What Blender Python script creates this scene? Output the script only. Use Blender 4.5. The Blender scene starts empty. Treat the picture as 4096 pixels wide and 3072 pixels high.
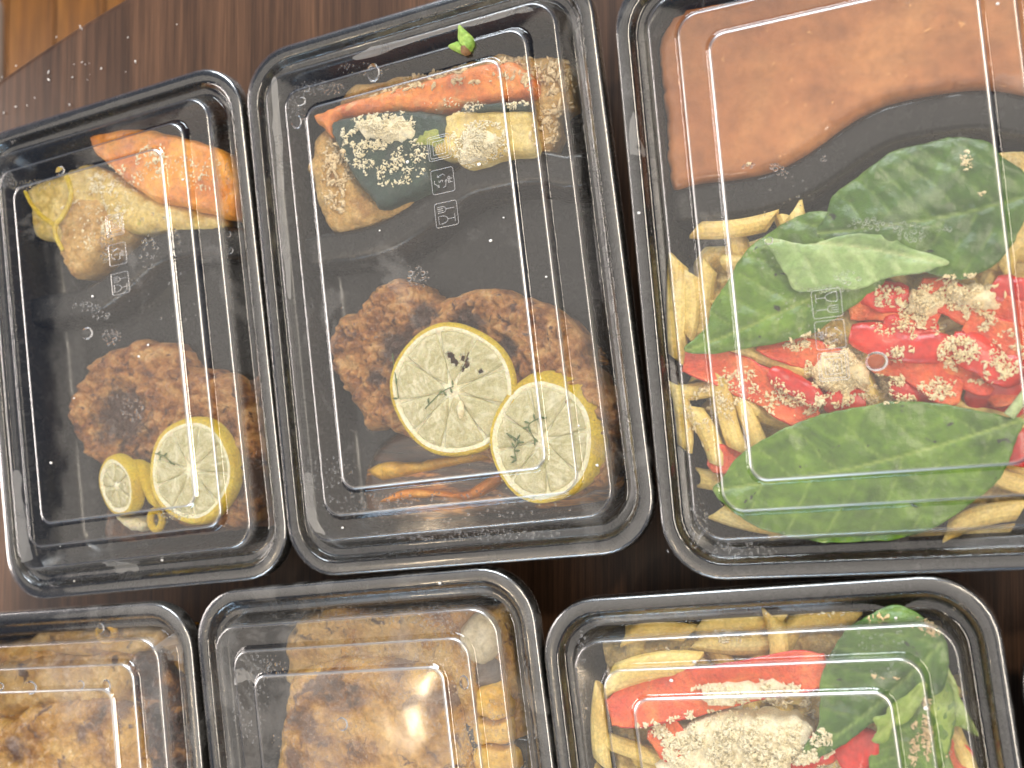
import bpy, bmesh, math, random
import numpy as np
from mathutils import Vector, Matrix, Euler, noise as mn
from mathutils.geometry import delaunay_2d_cdt
from mathutils.bvhtree import BVHTree
random.seed(7)
R = math.radians
sc = bpy.context.scene
col = sc.collection
MM = 0.001
# ------------------------------------------------------------------ camera
F, PITCH, YAW, H = 4132.63, 0.0317436, 0.379342, 365.82   # fitted: focal (px of 4096), tilt, height over the rims (mm)
RIM = 48.0                                                 # rims stand 48 mm over the table
cp_, sp_, cy_, sy_ = math.cos(PITCH), math.sin(PITCH), math.cos(YAW), math.sin(YAW)
ROT = Matrix(((cy_, 0, sy_), (0, 1, 0), (-sy_, 0, cy_))) @ Matrix(((1, 0, 0), (0, cp_, -sp_), (0, sp_, cp_)))
cam = bpy.data.cameras.new('camera')
cam.sensor_width = 36.0; cam.lens = 36.0*F/4096.0
cam.clip_start = 0.01; cam.clip_end = 20
cam.dof.use_dof = True; cam.dof.focus_distance = 0.40; cam.dof.aperture_fstop = 11.0
camo = bpy.data.objects.new('camera', cam); col.objects.link(camo)
camo.matrix_world = Matrix.Translation((0, 0, (RIM+H)*MM)) @ ROT.to_4x4()
sc.camera = camo
# ------------------------------------------------------------------ world, lamps, exposure
w = bpy.data.worlds.new('World'); sc.world = w; w.use_nodes = True
w.node_tree.nodes['Background'].inputs[0].default_value = (0.36, 0.56, 1.0, 1)
w.node_tree.nodes['Background'].inputs[1].default_value = 0.14
def area(name, loc, target, sx, sy, power, color):
    l = bpy.data.lights.new(name, 'AREA'); l.shape = 'RECTANGLE'; l.size = sx; l.size_y = sy
    l.energy = power; l.color = color
    o = bpy.data.objects.new(name, l); col.objects.link(o); o.location = loc
    d = Vector(target)-Vector(loc); o.rotation_euler = d.to_track_quat('-Z', 'Y').to_euler()
    return o
area('ceiling_light', (-0.85, -0.1, 2.0), (-0.85, -0.1, 0), 3.0, 2.6, 24, (1.0, 0.90, 0.77))
area('window_light', (-0.45, 2.1, 0.95), (-0.2, 0, 0.05), 1.5, 0.7, 54, (0.84, 0.92, 1.0))
area('left_wall_fill', (-2.3, 0.2, 0.62), (-0.2, 0, 0.05), 1.5, 0.5, 34, (1.0, 0.90, 0.84))  # added strip for a pale wall, draws bright lines on left lid steps
area('right_fill_strip', (1.25, 0.1, 1.30), (-0.2, 0, 0.05), 1.6, 0.35, 24, (1.0, 0.88, 0.74))  # unseen strip added for white lines on right lid steps and fill
area('front_blue_fill', (-0.5, -2.0, 0.80), (-0.2, 0, 0.05), 1.3, 0.4, 14, (0.50, 0.74, 1.0))  # unseen blue strip added for lines on the near lid steps
for i, (x, y, z, p) in enumerate([(-0.62, -1.00, 1.25, 4), (-0.78, -1.08, 1.25, 3), (-0.50, -1.15, 1.4, 3), (-0.868, -0.478, 1.5, 3.2), (-0.910, -0.589, 1.5, 2.0), (0.75, 0.95, 1.5, 58),  # the last and strongest is an unseen fill added to brighten the food
     (-0.30, 1.75, 0.62, 10), (-0.48, 1.80, 0.72, 10), (-0.12, 1.85, 0.80, 8), (-0.42, -1.55, 0.55, 12), (-0.55, -1.60, 0.70, 12), (-0.28, -1.50, 0.82, 8), (-0.60, -1.3, 1.0, 8)]):  # low warm points added for golden glints on the lid steps
    l = bpy.data.lights.new('warm_point_light', 'POINT'); l.energy = p; l.color = (1.0, 0.78, 0.52) if p < 30 else (1.0, .86, .66); l.shadow_soft_size = 0.022 if p < 30 else .06
    o = bpy.data.objects.new('warm_point_light', l); col.objects.link(o); o.location = (x, y, z)
sc.view_settings.view_transform = 'Standard'; sc.view_settings.look = 'None'
sc.view_settings.exposure = 0.0; sc.view_settings.gamma = 1
sc.render.engine = 'CYCLES'
sc.cycles.transparent_max_bounces = 32; sc.cycles.max_bounces = 8; sc.cycles.diffuse_bounces = 3; sc.cycles.glossy_bounces = 4; sc.cycles.transmission_bounces = 8
sc.cycles.sample_clamp_indirect = 4; sc.cycles.sample_clamp_direct = 12
sc.cycles.caustics_reflective = False; sc.cycles.caustics_refractive = False
sc.cycles.use_denoising = True

# ------------------------------------------------------------------ pixel -> place (u, v: pixels of a 2212 px wide view)
def at(u, v, z=0.0):
    d = ROT @ Vector(((u*1.8517-2048)/F, -(v*1.8517-1536)/F, -1))
    t = -(H-z)/d.z
    return (d.x*t, d.y*t)
def crop(x0, y0, k):          # coordinates noted in a zoomed crop
    return lambda pts, z: [at((x0+x*k)/1.8517, (y0+y*k)/1.8517, z) for x, y in pts]
A3 = crop(1000, 0, .7233); A4 = crop(1000, 1000, .8138); A1 = crop(0, 200, .663); A2 = crop(0, 1200, .7233)
A5 = crop(2400, 0, .7837); A6 = crop(2500, 1100, .7835); A7 = crop(0, 2200, .9946); A8 = crop(2100, 2200, .9024)
AU = crop(0, 0, 1.8517)

# ------------------------------------------------------------------ materials
def new_mat(name):
    m = bpy.data.materials.new(name); m.use_nodes = True
    nt = m.node_tree; b = nt.nodes['Principled BSDF']
    return m, nt, b
def N(nt, t, **kw):
    n = nt.nodes.new(t)
    for k, v in kw.items():
        if k.startswith('i_'):
            n.inputs[k[2:].replace('_', ' ')].default_value = v
        else: setattr(n, k, v)
    return n
def coords(nt, scale=(1, 1, 1)):
    tc = N(nt, 'ShaderNodeTexCoord'); mp = N(nt, 'ShaderNodeMapping')
    oi = N(nt, 'ShaderNodeObjectInfo')
    nt.links.new(tc.outputs['Object'], mp.inputs['Vector'])
    mp.inputs['Scale'].default_value = scale
    ml = N(nt, 'ShaderNodeMath', operation='MULTIPLY'); ml.inputs[1].default_value = 3.0
    nt.links.new(oi.outputs['Random'], ml.inputs[0])
    nt.links.new(ml.outputs[0], mp.inputs['Location'])
    return mp.outputs['Vector']
def ramp(nt, fac, stops):
    r = N(nt, 'ShaderNodeValToRGB'); e = r.color_ramp.elements
    while len(e) < len(stops): e.new(0.5)
    for el, (p, c) in zip(e, stops):
        el.position = p; el.color = (*c, 1) if len(c) == 3 else c
    nt.links.new(fac, r.inputs[0]); return r.outputs[0]
def noise_tex(nt, vec, scale, detail=4, rough=.6, dist=0):
    n = N(nt, 'ShaderNodeTexNoise'); n.inputs['Scale'].default_value = scale
    n.inputs['Detail'].default_value = detail; n.inputs['Roughness'].default_value = rough
    n.inputs['Distortion'].default_value = dist
    nt.links.new(vec, n.inputs['Vector']); return n.outputs['Fac']
def mix(nt, fac, a, b, mode='MIX'):
    m = N(nt, 'ShaderNodeMix', data_type='RGBA', blend_type=mode)
    for s, v in ((0, fac), (6, a), (7, b)):
        if hasattr(v, 'links'): nt.links.new(v, m.inputs[s])
        elif s == 0: m.inputs[0].default_value = v
        else: m.inputs[s].default_value = (*v, 1)
    return m.outputs[2]
def bump(nt, b, h, strength, dist):
    bp = N(nt, 'ShaderNodeBump'); bp.inputs['Strength'].default_value = strength; bp.inputs['Distance'].default_value = dist
    nt.links.new(h, bp.inputs['Height']); nt.links.new(bp.outputs[0], b.inputs['Normal']); nt.links.new(bp.outputs[0], b.inputs['Coat Normal'])
def food(name, stops, scale=90, fine=600, rough=.4, spots=None, spot_scale=260, spot_th=.62, bmp=.4, sss=.12, coat=0.0, stretch=(1, 1, 1), dist=.4, brown=None):
    m, nt, b = new_mat(name)
    v = coords(nt, stretch)
    n1 = noise_tex(nt, v, scale, 5, .6, dist)
    c = ramp(nt, n1, stops)
    nf = noise_tex(nt, v, fine, 4, .7)
    k = ramp(nt, nf, [(0.3, (.72, .70, .66)), (.7, (1.2, 1.2, 1.2))])
    c = mix(nt, 1.0, c, k, 'MULTIPLY')
    if spots:
        ns = noise_tex(nt, v, spot_scale, 3, .6, .6)
        f = ramp(nt, ns, [(spot_th, (0, 0, 0)), (spot_th+.07, (1, 1, 1))])
        c = mix(nt, f, c, spots)
    if brown:
        ab = N(nt, 'ShaderNodeAttribute', attribute_name='browned'); nb_ = noise_tex(nt, v, 160, 4, .6, .5)
        mm_ = N(nt, 'ShaderNodeMath', operation='MULTIPLY_ADD'); nt.links.new(nb_, mm_.inputs[0]); mm_.inputs[1].default_value = 1.6; mm_.inputs[2].default_value = -.8
        mb = N(nt, 'ShaderNodeMath', operation='ADD'); nt.links.new(ab.outputs['Fac'], mb.inputs[0]); nt.links.new(mm_.outputs[0], mb.inputs[1])
        f = ramp(nt, mb.outputs[0], [(.30, (0, 0, 0)), (.72, (1, 1, 1))]); c = mix(nt, f, c, brown)
    nt.links.new(c, b.inputs['Base Color'])
    b.inputs['Roughness'].default_value = rough
    b.inputs['Subsurface Weight'].default_value = sss
    b.inputs['Subsurface Radius'].default_value = (.004, .002, .001); b.inputs['Subsurface Scale'].default_value = 0.5
    b.inputs['Coat Weight'].default_value = coat; b.inputs['Coat Roughness'].default_value = .12
    nb = noise_tex(nt, v, fine*.42, 5, .72, .3)
    ma = N(nt, 'ShaderNodeMath', operation='ADD'); nt.links.new(nf, ma.inputs[0]); nt.links.new(nb, ma.inputs[1])
    bump(nt, b, ma.outputs[0], min(1, bmp*1.15), 0.0016)
    return m
M = {}
M['carrot'] = food('roasted_squash', [(.3, (.55, .14, .015)), (.5, (.80, .30, .03)), (.72, (.90, .46, .08))], 70, 500, .35, coat=.4, spots=(.28, .09, .06), spot_scale=120, spot_th=.68)
M['carrot_pink'] = food('squash_flesh', [(.3, (.60, .13, .035)), (.5, (.80, .25, .05)), (.7, (.88, .42, .06))], 60, 400, .35, coat=.4, spots=(.72, .36, .14), spot_scale=70, spot_th=.56)
M['zucchini_skin'] = food('zucchini_skin', [(.35, (.006, .024, .017)), (.55, (.014, .045, .03)), (.72, (.04, .08, .04))], 90, 500, .4, coat=.3)
M['zucchini_flesh'] = food('zucchini_flesh', [(.3, (.52, .36, .08)), (.5, (.72, .55, .17)), (.7, (.83, .70, .34))], 110, 600, .4, coat=.3, spots=(.50, .42, .06), spot_scale=150, spot_th=.64)
M['zuc_green'] = food('zucchini_green_flesh', [(.3, (.16, .22, .03)), (.5, (.32, .36, .06)), (.7, (.50, .48, .13))], 160, 600, .4, coat=.3)
M['breading'] = food('breading', [(.3, (.46, .24, .06)), (.5, (.68, .42, .13)), (.7, (.80, .58, .26))], 130, 700, .45, bmp=.8, coat=.25, spots=(.40, .20, .07), spot_scale=300, spot_th=.66)
M['patty'] = food('meat_patty', [(.32, (.11, .036, .012)), (.43, (.31, .12, .030)), (.53, (.50, .235, .068)), (.68, (.66, .40, .16))], 120, 600, .35, bmp=.9, coat=.5, spots=(.10, .035, .015), spot_scale=170, spot_th=.60, brown=(.075, .032, .016))
M['patty_dark'] = food('patty_browned', [(.3, (.05, .022, .012)), (.5, (.12, .055, .028)), (.7, (.36, .16, .06))], 110, 600, .3, bmp=.8, coat=.5)
M['x'] = None; M['juice'] = food('pan_juice', [(.40, (.03, .018, .010)), (.54, (.12, .05, .014)), (.62, (.75, .33, .06))], 90, 300, .12, bmp=.15, coat=1, stretch=(.35, 1.6, 1))  # orange end of the ramp paints reflection streaks into the dark juice
M['rind'] = food('lemon_rind', [(.3, (.78, .52, .02)), (.6, (.90, .68, .04)), (.8, (.93, .76, .13))], 90, 1100, .35, bmp=.9, coat=.3)
M['pith'] = food('lemon_pith', [(.3, (.84, .76, .42)), (.6, (.93, .89, .68))], 200, 900, .5, bmp=.5, sss=.3)
M['pulp'] = food('lemon_pulp', [(.3, (.42, .39, .19)), (.5, (.53, .50, .27)), (.72, (.64, .61, .38))], 200, 1500, .12, bmp=.3, coat=.8, sss=.3, brown=(.72, .69, .47))
M['seed'] = food('lemon_seed', [(.3, (.78, .66, .36)), (.7, (.9, .84, .6))], 200, 900, .4)
M['sauce'] = food('orange_sauce', [(.3, (.31, .105, .035)), (.5, (.42, .165, .056)), (.72, (.52, .235, .085))], 22, 120, .22, bmp=.05, coat=.6, spots=(.70, .36, .13), spot_scale=210, spot_th=.675, sss=.05)
M['penne'] = food('penne_pasta', [(.3, (.70, .47, .11)), (.55, (.84, .65, .22)), (.75, (.90, .77, .38))], 60, 700, .35, coat=.4, bmp=.25, sss=.2, spots=(.22, .16, .06), spot_scale=330, spot_th=.755)
M['pasta_mass'] = food('cheesy_pasta', [(.3, (.60, .38, .09)), (.5, (.80, .60, .22)), (.7, (.90, .76, .42))], 170, 700, .4, bmp=.7, coat=.4, spots=(.30, .20, .06), spot_scale=220, spot_th=.66)
M['pepper_skin'] = food('red_pepper_skin', [(.3, (.50, .012, .012)), (.6, (.72, .035, .018)), (.8, (.80, .10, .03))], 60, 500, .25, coat=.8, bmp=.15)
M['pepper_flesh'] = food('red_pepper_flesh', [(.3, (.68, .05, .025)), (.5, (.82, .12, .035)), (.72, (.88, .28, .07))], 75, 700, .35, coat=.5, bmp=.5)
M['cheese'] = food('grated_cheese', [(.3, (.88, .78, .50)), (.7, (.95, .90, .72))], 300, 1500, .6, bmp=.25, sss=0)
M['cheese_warm'] = food('golden_cheese', [(.3, (.86, .68, .36)), (.7, (.95, .87, .62))], 300, 1500, .6, bmp=.25, sss=0)
M['crumbs'] = food('tan_crumbs', [(.3, (.66, .48, .25)), (.7, (.86, .71, .46))], 300, 1500, .7, bmp=.25, sss=0)
M['salt'] = food('salt_specks', [(.3, (.8, .8, .82)), (.7, (.95, .95, .95))], 300, 1500, .6, bmp=.2, sss=0)
M['chicken'] = food('roast_chicken', [(.30, (.08, .035, .012)), (.38, (.28, .12, .022)), (.48, (.50, .26, .045)), (.60, (.63, .37, .08)), (.76, (.74, .52, .18))], 55, 480, .25, bmp=.7, coat=1, spots=(.13, .055, .018), spot_scale=95, spot_th=.61, brown=(.15, .062, .018))
M['chicken_pale'] = food('pale_chicken', [(.3, (.30, .15, .045)), (.5, (.54, .34, .11)), (.7, (.68, .50, .23))], 60, 500, .3, bmp=.6, coat=.6, spots=(.10, .055, .025), spot_scale=80, spot_th=.60)
M['char'] = food('charred_edge', [(.35, (.018, .010, .008)), (.55, (.08, .035, .018)), (.72, (.42, .20, .06))], 120, 500, .18, bmp=.9, coat=1)
M['onion'] = food('pale_onion', [(.3, (.50, .42, .26)), (.7, (.70, .63, .46))], 90, 500, .3, coat=.6, spots=(.12, .09, .06), spot_scale=200, spot_th=.68)
M['squash'] = food('yellow_squash', [(.3, (.56, .28, .02)), (.55, (.76, .45, .05)), (.75, (.84, .60, .16))], 80, 500, .3, coat=.6, spots=(.07, .05, .03), spot_scale=260, spot_th=.68)
M['mushroom'] = food('dark_mushroom', [(.3, (.05, .035, .025)), (.7, (.17, .12, .08))], 90, 500, .4, coat=.3)
M['bud'] = food('green_bud', [(.3, (.16, .32, .04)), (.7, (.38, .55, .12))], 150, 600, .5)
M['herb'] = food('thyme_green', [(.3, (.07, .12, .03)), (.7, (.14, .21, .07))], 150, 600, .5)
M['stem'] = food('herb_stem', [(.3, (.16, .08, .03)), (.7, (.30, .17, .07))], 150, 600, .5)
M['herb_stem_green'] = food('basil_stem', [(.3, (.35, .50, .20)), (.7, (.55, .66, .36))], 150, 600, .4)

def leaf_mat(name, dark, mid, light, vein):
    m, nt, b = new_mat(name)
    v = coords(nt)
    n1 = noise_tex(nt, v, 60, 5, .62, 1.0)
    c = ramp(nt, n1, [(.32, dark), (.50, mid), (.68, light)])
    nf = noise_tex(nt, v, 500, 4, .7)
    k = ramp(nt, nf, [(.3, (.80, .80, .80)), (.7, (1.12, 1.12, 1.12))]); c = mix(nt, 1.0, c, k, 'MULTIPLY')
    ns = noise_tex(nt, v, 190, 2, .5, .5)
    f = ramp(nt, ns, [(.70, (0, 0, 0)), (.73, (1, 1, 1))]); c = mix(nt, f, c, (.02, .03, .015))
    at_ = N(nt, 'ShaderNodeAttribute', attribute_name='vein')
    c = mix(nt, at_.outputs['Fac'], c, vein)
    nt.links.new(c, b.inputs['Base Color']); b.inputs['Roughness'].default_value = .28
    b.inputs['Subsurface Weight'].default_value = .15; b.inputs['Subsurface Radius'].default_value = (.001, .003, .0005)
    b.inputs['Coat Weight'].default_value = .3; b.inputs['Coat Roughness'].default_value = .2
    bump(nt, b, noise_tex(nt, v, 260, 5, .7), .5, .0011); return m
M['basil'] = leaf_mat('basil_leaf', (.045, .110, .006), (.100, .205, .014), (.175, .31, .028), (.30, .42, .09))
M['basil_blue'] = leaf_mat('basil_leaf_dark', (.028, .080, .010), (.060, .145, .016), (.12, .23, .030), (.22, .34, .08))
M['basil_pale'] = leaf_mat('basil_leaf_underside', (.20, .33, .10), (.30, .45, .16), (.42, .57, .24), (.52, .62, .30))
M['basil_light'] = leaf_mat('basil_leaf_young', (.13, .22, .02), (.22, .34, .04), (.32, .44, .08), (.40, .50, .14))

def plastic_black():
    m, nt, b = new_mat('black_tray_plastic'); v = coords(nt)
    n = noise_tex(nt, v, 40, 4, .6)
    c = ramp(nt, n, [(.3, (.012, .012, .012)), (.7, (.020, .019, .018))]); nt.links.new(c, b.inputs['Base Color'])
    r = ramp(nt, noise_tex(nt, v, 160, 4, .7), [(.3, (.18, .18, .18)), (.7, (.34, .34, .34))])
    nt.links.new(r, b.inputs['Roughness']); bump(nt, b, noise_tex(nt, v, 30, 2), .12, .001)
    return m
M['tray'] = plastic_black()

def lid_mat(nm='clear_lid_plastic', th=.60):
    m, nt, b = new_mat(nm); nt.nodes.remove(b)
    out = nt.nodes['Material Output']
    tc = N(nt, 'ShaderNodeTexCoord'); oi = N(nt, 'ShaderNodeObjectInfo')
    add = N(nt, 'ShaderNodeVectorMath', operation='ADD'); sc_ = N(nt, 'ShaderNodeVectorMath', operation='SCALE'); sc_.inputs['Scale'].default_value = 5.0
    cb = N(nt, 'ShaderNodeCombineXYZ')
    nt.links.new(oi.outputs['Random'], cb.inputs[0]); nt.links.new(oi.outputs['Random'], cb.inputs[1])
    nt.links.new(cb.outputs[0], sc_.inputs[0]); nt.links.new(tc.outputs['Object'], add.inputs[0]); nt.links.new(sc_.outputs[0], add.inputs[1])
    v = add.outputs[0]
    bp = N(nt, 'ShaderNodeBump'); bp.inputs['Strength'].default_value = .24; bp.inputs['Distance'].default_value = .0008
    nt.links.new(noise_tex(nt, v, 38, 2, .5), bp.inputs['Height'])
    gl = N(nt, 'ShaderNodeBsdfGlossy'); gl.inputs['Roughness'].default_value = .07; gl.inputs['Color'].default_value = (1, 1, 1, 1)
    nt.links.new(bp.outputs[0], gl.inputs['Normal'])
    lw = N(nt, 'ShaderNodeLayerWeight'); nt.links.new(bp.outputs[0], lw.inputs['Normal'])
    pw = N(nt, 'ShaderNodeMath', operation='POWER'); pw.inputs[1].default_value = 4.0
    nt.links.new(lw.outputs['Facing'], pw.inputs[0])
    mr = N(nt, 'ShaderNodeMapRange'); mr.inputs['To Min'].default_value = .055; mr.inputs['To Max'].default_value = .85
    nt.links.new(pw.outputs[0], mr.inputs['Value'])
    tr = N(nt, 'ShaderNodeBsdfTransparent'); tr.inputs['Color'].default_value = (.985, .985, .98, 1)
    mx = N(nt, 'ShaderNodeMixShader'); nt.links.new(mr.outputs[0], mx.inputs[0]); nt.links.new(tr.outputs[0], mx.inputs[1]); nt.links.new(gl.outputs[0], mx.inputs[2])
    ca = N(nt, 'ShaderNodeAttribute', attribute_name='crease'); cm = N(nt, 'ShaderNodeMath', operation='MULTIPLY'); cm.inputs[1].default_value = .60  # extra gloss along creases imitates light lines bent through the folds
    nt.links.new(ca.outputs['Fac'], cm.inputs[0])
    g2 = N(nt, 'ShaderNodeBsdfGlossy'); g2.inputs['Roughness'].default_value = .30
    mc = N(nt, 'ShaderNodeMixShader'); nt.links.new(cm.outputs[0], mc.inputs[0]); nt.links.new(mx.outputs[0], mc.inputs[1]); nt.links.new(g2.outputs[0], mc.inputs[2]); mx = mc
    # thin fog and dried smudges in the plastic
    df = N(nt, 'ShaderNodeBsdfDiffuse'); df.inputs['Color'].default_value = (.8, .8, .8, 1)
    tl = N(nt, 'ShaderNodeBsdfTranslucent'); tl.inputs['Color'].default_value = (.8, .8, .8, 1)
    ad = N(nt, 'ShaderNodeMixShader'); ad.inputs[0].default_value = .4; nt.links.new(df.outputs[0], ad.inputs[1]); nt.links.new(tl.outputs[0], ad.inputs[2])
    f1 = ramp(nt, noise_tex(nt, v, 26, 5, .65, 1.2), [(th, (.002,)*3), (th+.05, (.04,)*3), (th+.2, (.09,)*3)])
    f2 = ramp(nt, noise_tex(nt, v, 520, 2, .5, .2), [(.70, (0, 0, 0)), (.76, (.05,)*3)])
    fs = N(nt, 'ShaderNodeMath', operation='ADD'); nt.links.new(f1, fs.inputs[0]); nt.links.new(f2, fs.inputs[1])
    m2 = N(nt, 'ShaderNodeMixShader'); nt.links.new(fs.outputs[0], m2.inputs[0]); nt.links.new(mx.outputs[0], m2.inputs[1]); nt.links.new(ad.outputs[0], m2.inputs[2])
    nt.links.new(m2.outputs[0], out.inputs['Surface']); return m
M['lid'] = lid_mat(); M['lid_fog'] = lid_mat('fogged_lid_plastic', .50)
def water():
    m, nt, b = new_mat('water_droplet')
    b.inputs['Base Color'].default_value = (1, 1, 1, 1); b.inputs['Transmission Weight'].default_value = 1
    b.inputs['IOR'].default_value = 1.33; b.inputs['Roughness'].default_value = .0
    return m
M['water'] = water()
def emboss_mat():
    m, nt, b = new_mat('embossed_plastic'); nt.nodes.remove(b); out = nt.nodes['Material Output']
    tr = N(nt, 'ShaderNodeBsdfTransparent'); df = N(nt, 'ShaderNodeBsdfDiffuse'); df.inputs['Color'].default_value = (.75, .76, .8, 1)
    gl = N(nt, 'ShaderNodeBsdfGlossy'); gl.inputs['Roughness'].default_value = .2
    a = N(nt, 'ShaderNodeMixShader'); a.inputs[0].default_value = .4; nt.links.new(df.outputs[0], a.inputs[1]); nt.links.new(gl.outputs[0], a.inputs[2])
    x = N(nt, 'ShaderNodeMixShader'); x.inputs[0].default_value = .30; nt.links.new(tr.outputs[0], x.inputs[1]); nt.links.new(a.outputs[0], x.inputs[2])
    nt.links.new(x.outputs[0], out.inputs['Surface']); return m
M['emboss'] = emboss_mat()
def wood(name, c, scale, seam=None, rough=.42, spec=.35):
    m, nt, b = new_mat(name); tc = N(nt, 'ShaderNodeTexCoord')
    def mp(s, r=0):
        q = N(nt, 'ShaderNodeMapping'); q.inputs['Scale'].default_value = s; q.inputs['Rotation'].default_value = (0, 0, r); nt.links.new(tc.outputs['Object'], q.inputs[0]); return q.outputs[0]
    a = noise_tex(nt, mp((1, .05, 1), R(-4)), scale, 5, .65, .5)
    c1 = ramp(nt, a, c)
    g = noise_tex(nt, mp((1, .018, 1), R(-4)), 1400, 3, .7)
    k = ramp(nt, g, [(.32, (.62, .60, .58)), (.66, (1.22, 1.2, 1.16))]); cc = mix(nt, 1.0, c1, k, 'MULTIPLY')
    s = noise_tex(nt, mp((1, .03, 1), R(-4)), 260, 2, .6)
    k2 = ramp(nt, s, [(.35, (.70, .68, .66)), (.62, (1.3, 1.25, 1.2))]); cc = mix(nt, 1.0, cc, k2, 'MULTIPLY')
    nt.links.new(cc, b.inputs['Base Color']); b.inputs['Roughness'].default_value = rough; b.inputs['Specular IOR Level'].default_value = spec
    bump(nt, b, g, .25, .0003); return m
M['table'] = wood('dark_walnut', [(.30, (.036, .019, .012)), (.48, (.064, .034, .020)), (.62, (.092, .049, .028)), (.78, (.125, .068, .038))], 26)
M['floor'] = wood('oak_floor', [(.3, (.10, .04, .008)), (.5, (.19, .08, .014)), (.75, (.25, .115, .025))], 12, rough=.35)
def plain(name, c, rough=.5, stops=None):
    m, nt, b = new_mat(name); v = coords(nt)
    cc = ramp(nt, noise_tex(nt, v, 30, 4), [(.3, tuple(x*.88 for x in c)), (.7, c)]); nt.links.new(cc, b.inputs['Base Color']); b.inputs['Roughness'].default_value = rough; return m
M['beige'] = plain('beige_paint', (.36, .30, .26))

# ------------------------------------------------------------------ object helpers
FOOD = []           # solid food gathered so that crumbs and leaves can be laid on it
def mesh_obj(name, verts, faces, mat, parent=None, loc=None, smooth=True, solid=False, mats=None, fm=None):
    """verts in mm, world frame (or parent's frame); the object's origin is put at loc"""
    loc = Vector(loc) if loc is not None else Vector((0, 0, 0))
    me = bpy.data.meshes.new(name)
    me.from_pydata([tuple((Vector(v)-loc)*MM) for v in verts], [], faces)
    for m_ in (mats or [mat]): me.materials.append(m_)
    if fm: me.polygons.foreach_set('material_index', fm)
    if smooth: me.polygons.foreach_set('use_smooth', [True]*len(me.polygons))
    me.update()
    o = bpy.data.objects.new(name, me); col.objects.link(o); o.location = loc*MM
    if parent: o.parent = parent
    if solid: FOOD.append(([tuple(v) for v in verts], faces))
    return o
def tag(o, label=None, cat=None, group=None, kind=None):
    if label: o['label'] = label
    if cat: o['category'] = cat
    if group: o['group'] = group
    if kind: o['kind'] = kind
    return o
def empty(name, loc, rz=0):
    o = bpy.data.objects.new(name, None); col.objects.link(o); o.location = Vector(loc)*MM; o.rotation_euler = (0, 0, rz); o.empty_display_size = .01; return o
def child_of(o, root):          # o was built in world mm; hang it on an unrotated root
    o.parent = root; o.location = o.location-root.location; return o
def smooth_poly(pts, n=4, jit=0.0):
    out = []; L = len(pts)
    for i in range(L):
        p0, p1, p2, p3 = [Vector(pts[(i+k-1) % L]) for k in range(4)]
        for s in range(n):
            t = s/n
            q = .5*((2*p1)+(p2-p0)*t+(2*p0-5*p1+4*p2-p3)*t*t+(3*p1-p0-3*p2+p3)*t**3)
            if jit: q = q+Vector((mn.noise(Vector((q.x*.35, q.y*.35, 1.3))), mn.noise(Vector((q.x*.35, q.y*.35, 7.7)))))*jit
            out.append((q.x, q.y))
    return out
def bdist(P, poly):
    A = np.array(poly); B = np.roll(A, -1, 0); d = np.full(len(P), 1e9)
    for a, b in zip(A, B):
        ab = b-a; t = np.clip(((P-a)@ab)/max(ab@ab, 1e-9), 0, 1)
        q = a+t[:, None]*ab; d = np.minimum(d, np.hypot(*(P-q).T))
    return d
def inside(P, poly):
    A = np.array(poly); B = np.roll(A, -1, 0); c = np.zeros(len(P), bool)
    for a, b in zip(A, B):
        m = ((a[1] > P[:, 1]) != (b[1] > P[:, 1]))
        with np.errstate(divide='ignore', invalid='ignore'):
            xx = (b[0]-a[0])*(P[:, 1]-a[1])/(b[1]-a[1]+1e-12)+a[0]
        c ^= m & (P[:, 0] < xx)
    return c
def tri_fill(poly, step):
    A = np.array(poly); lo = A.min(0); hi = A.max(0)
    g = []
    ny = int((hi[1]-lo[1])/(step*.87))+1; nx = int((hi[0]-lo[0])/step)+2
    for j in range(ny):
        for i in range(nx):
            g.append((lo[0]+(i+.5*(j % 2))*step+random.uniform(-.12, .12)*step, lo[1]+j*step*.87+random.uniform(-.12, .12)*step))
    G = np.array(g); G = G[inside(G, poly)]
    G = G[bdist(G, poly) > step*.45]
    pts = [Vector(p) for p in poly]+[Vector(p) for p in G]
    n = len(poly)
    vs, es, fs, *_ = delaunay_2d_cdt(pts, [(i, (i+1) % n) for i in range(n)], [], 1, 1e-5)
    V = np.array([(v.x, v.y) for v in vs])
    tris = []
    for f in fs:
        if len(f) == 3:
            tris.append(tuple(f))
    C = np.array([V[list(t)].mean(0) for t in tris]); ok = inside(C, poly)
    tris = [t for t, k in zip(tris, ok) if k]
    return V, tris
def fract(x, y, z, sc_, o=3):
    return mn.fractal(Vector((x*sc_, y*sc_, z)), 0.9, 2.1, o)
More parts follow.
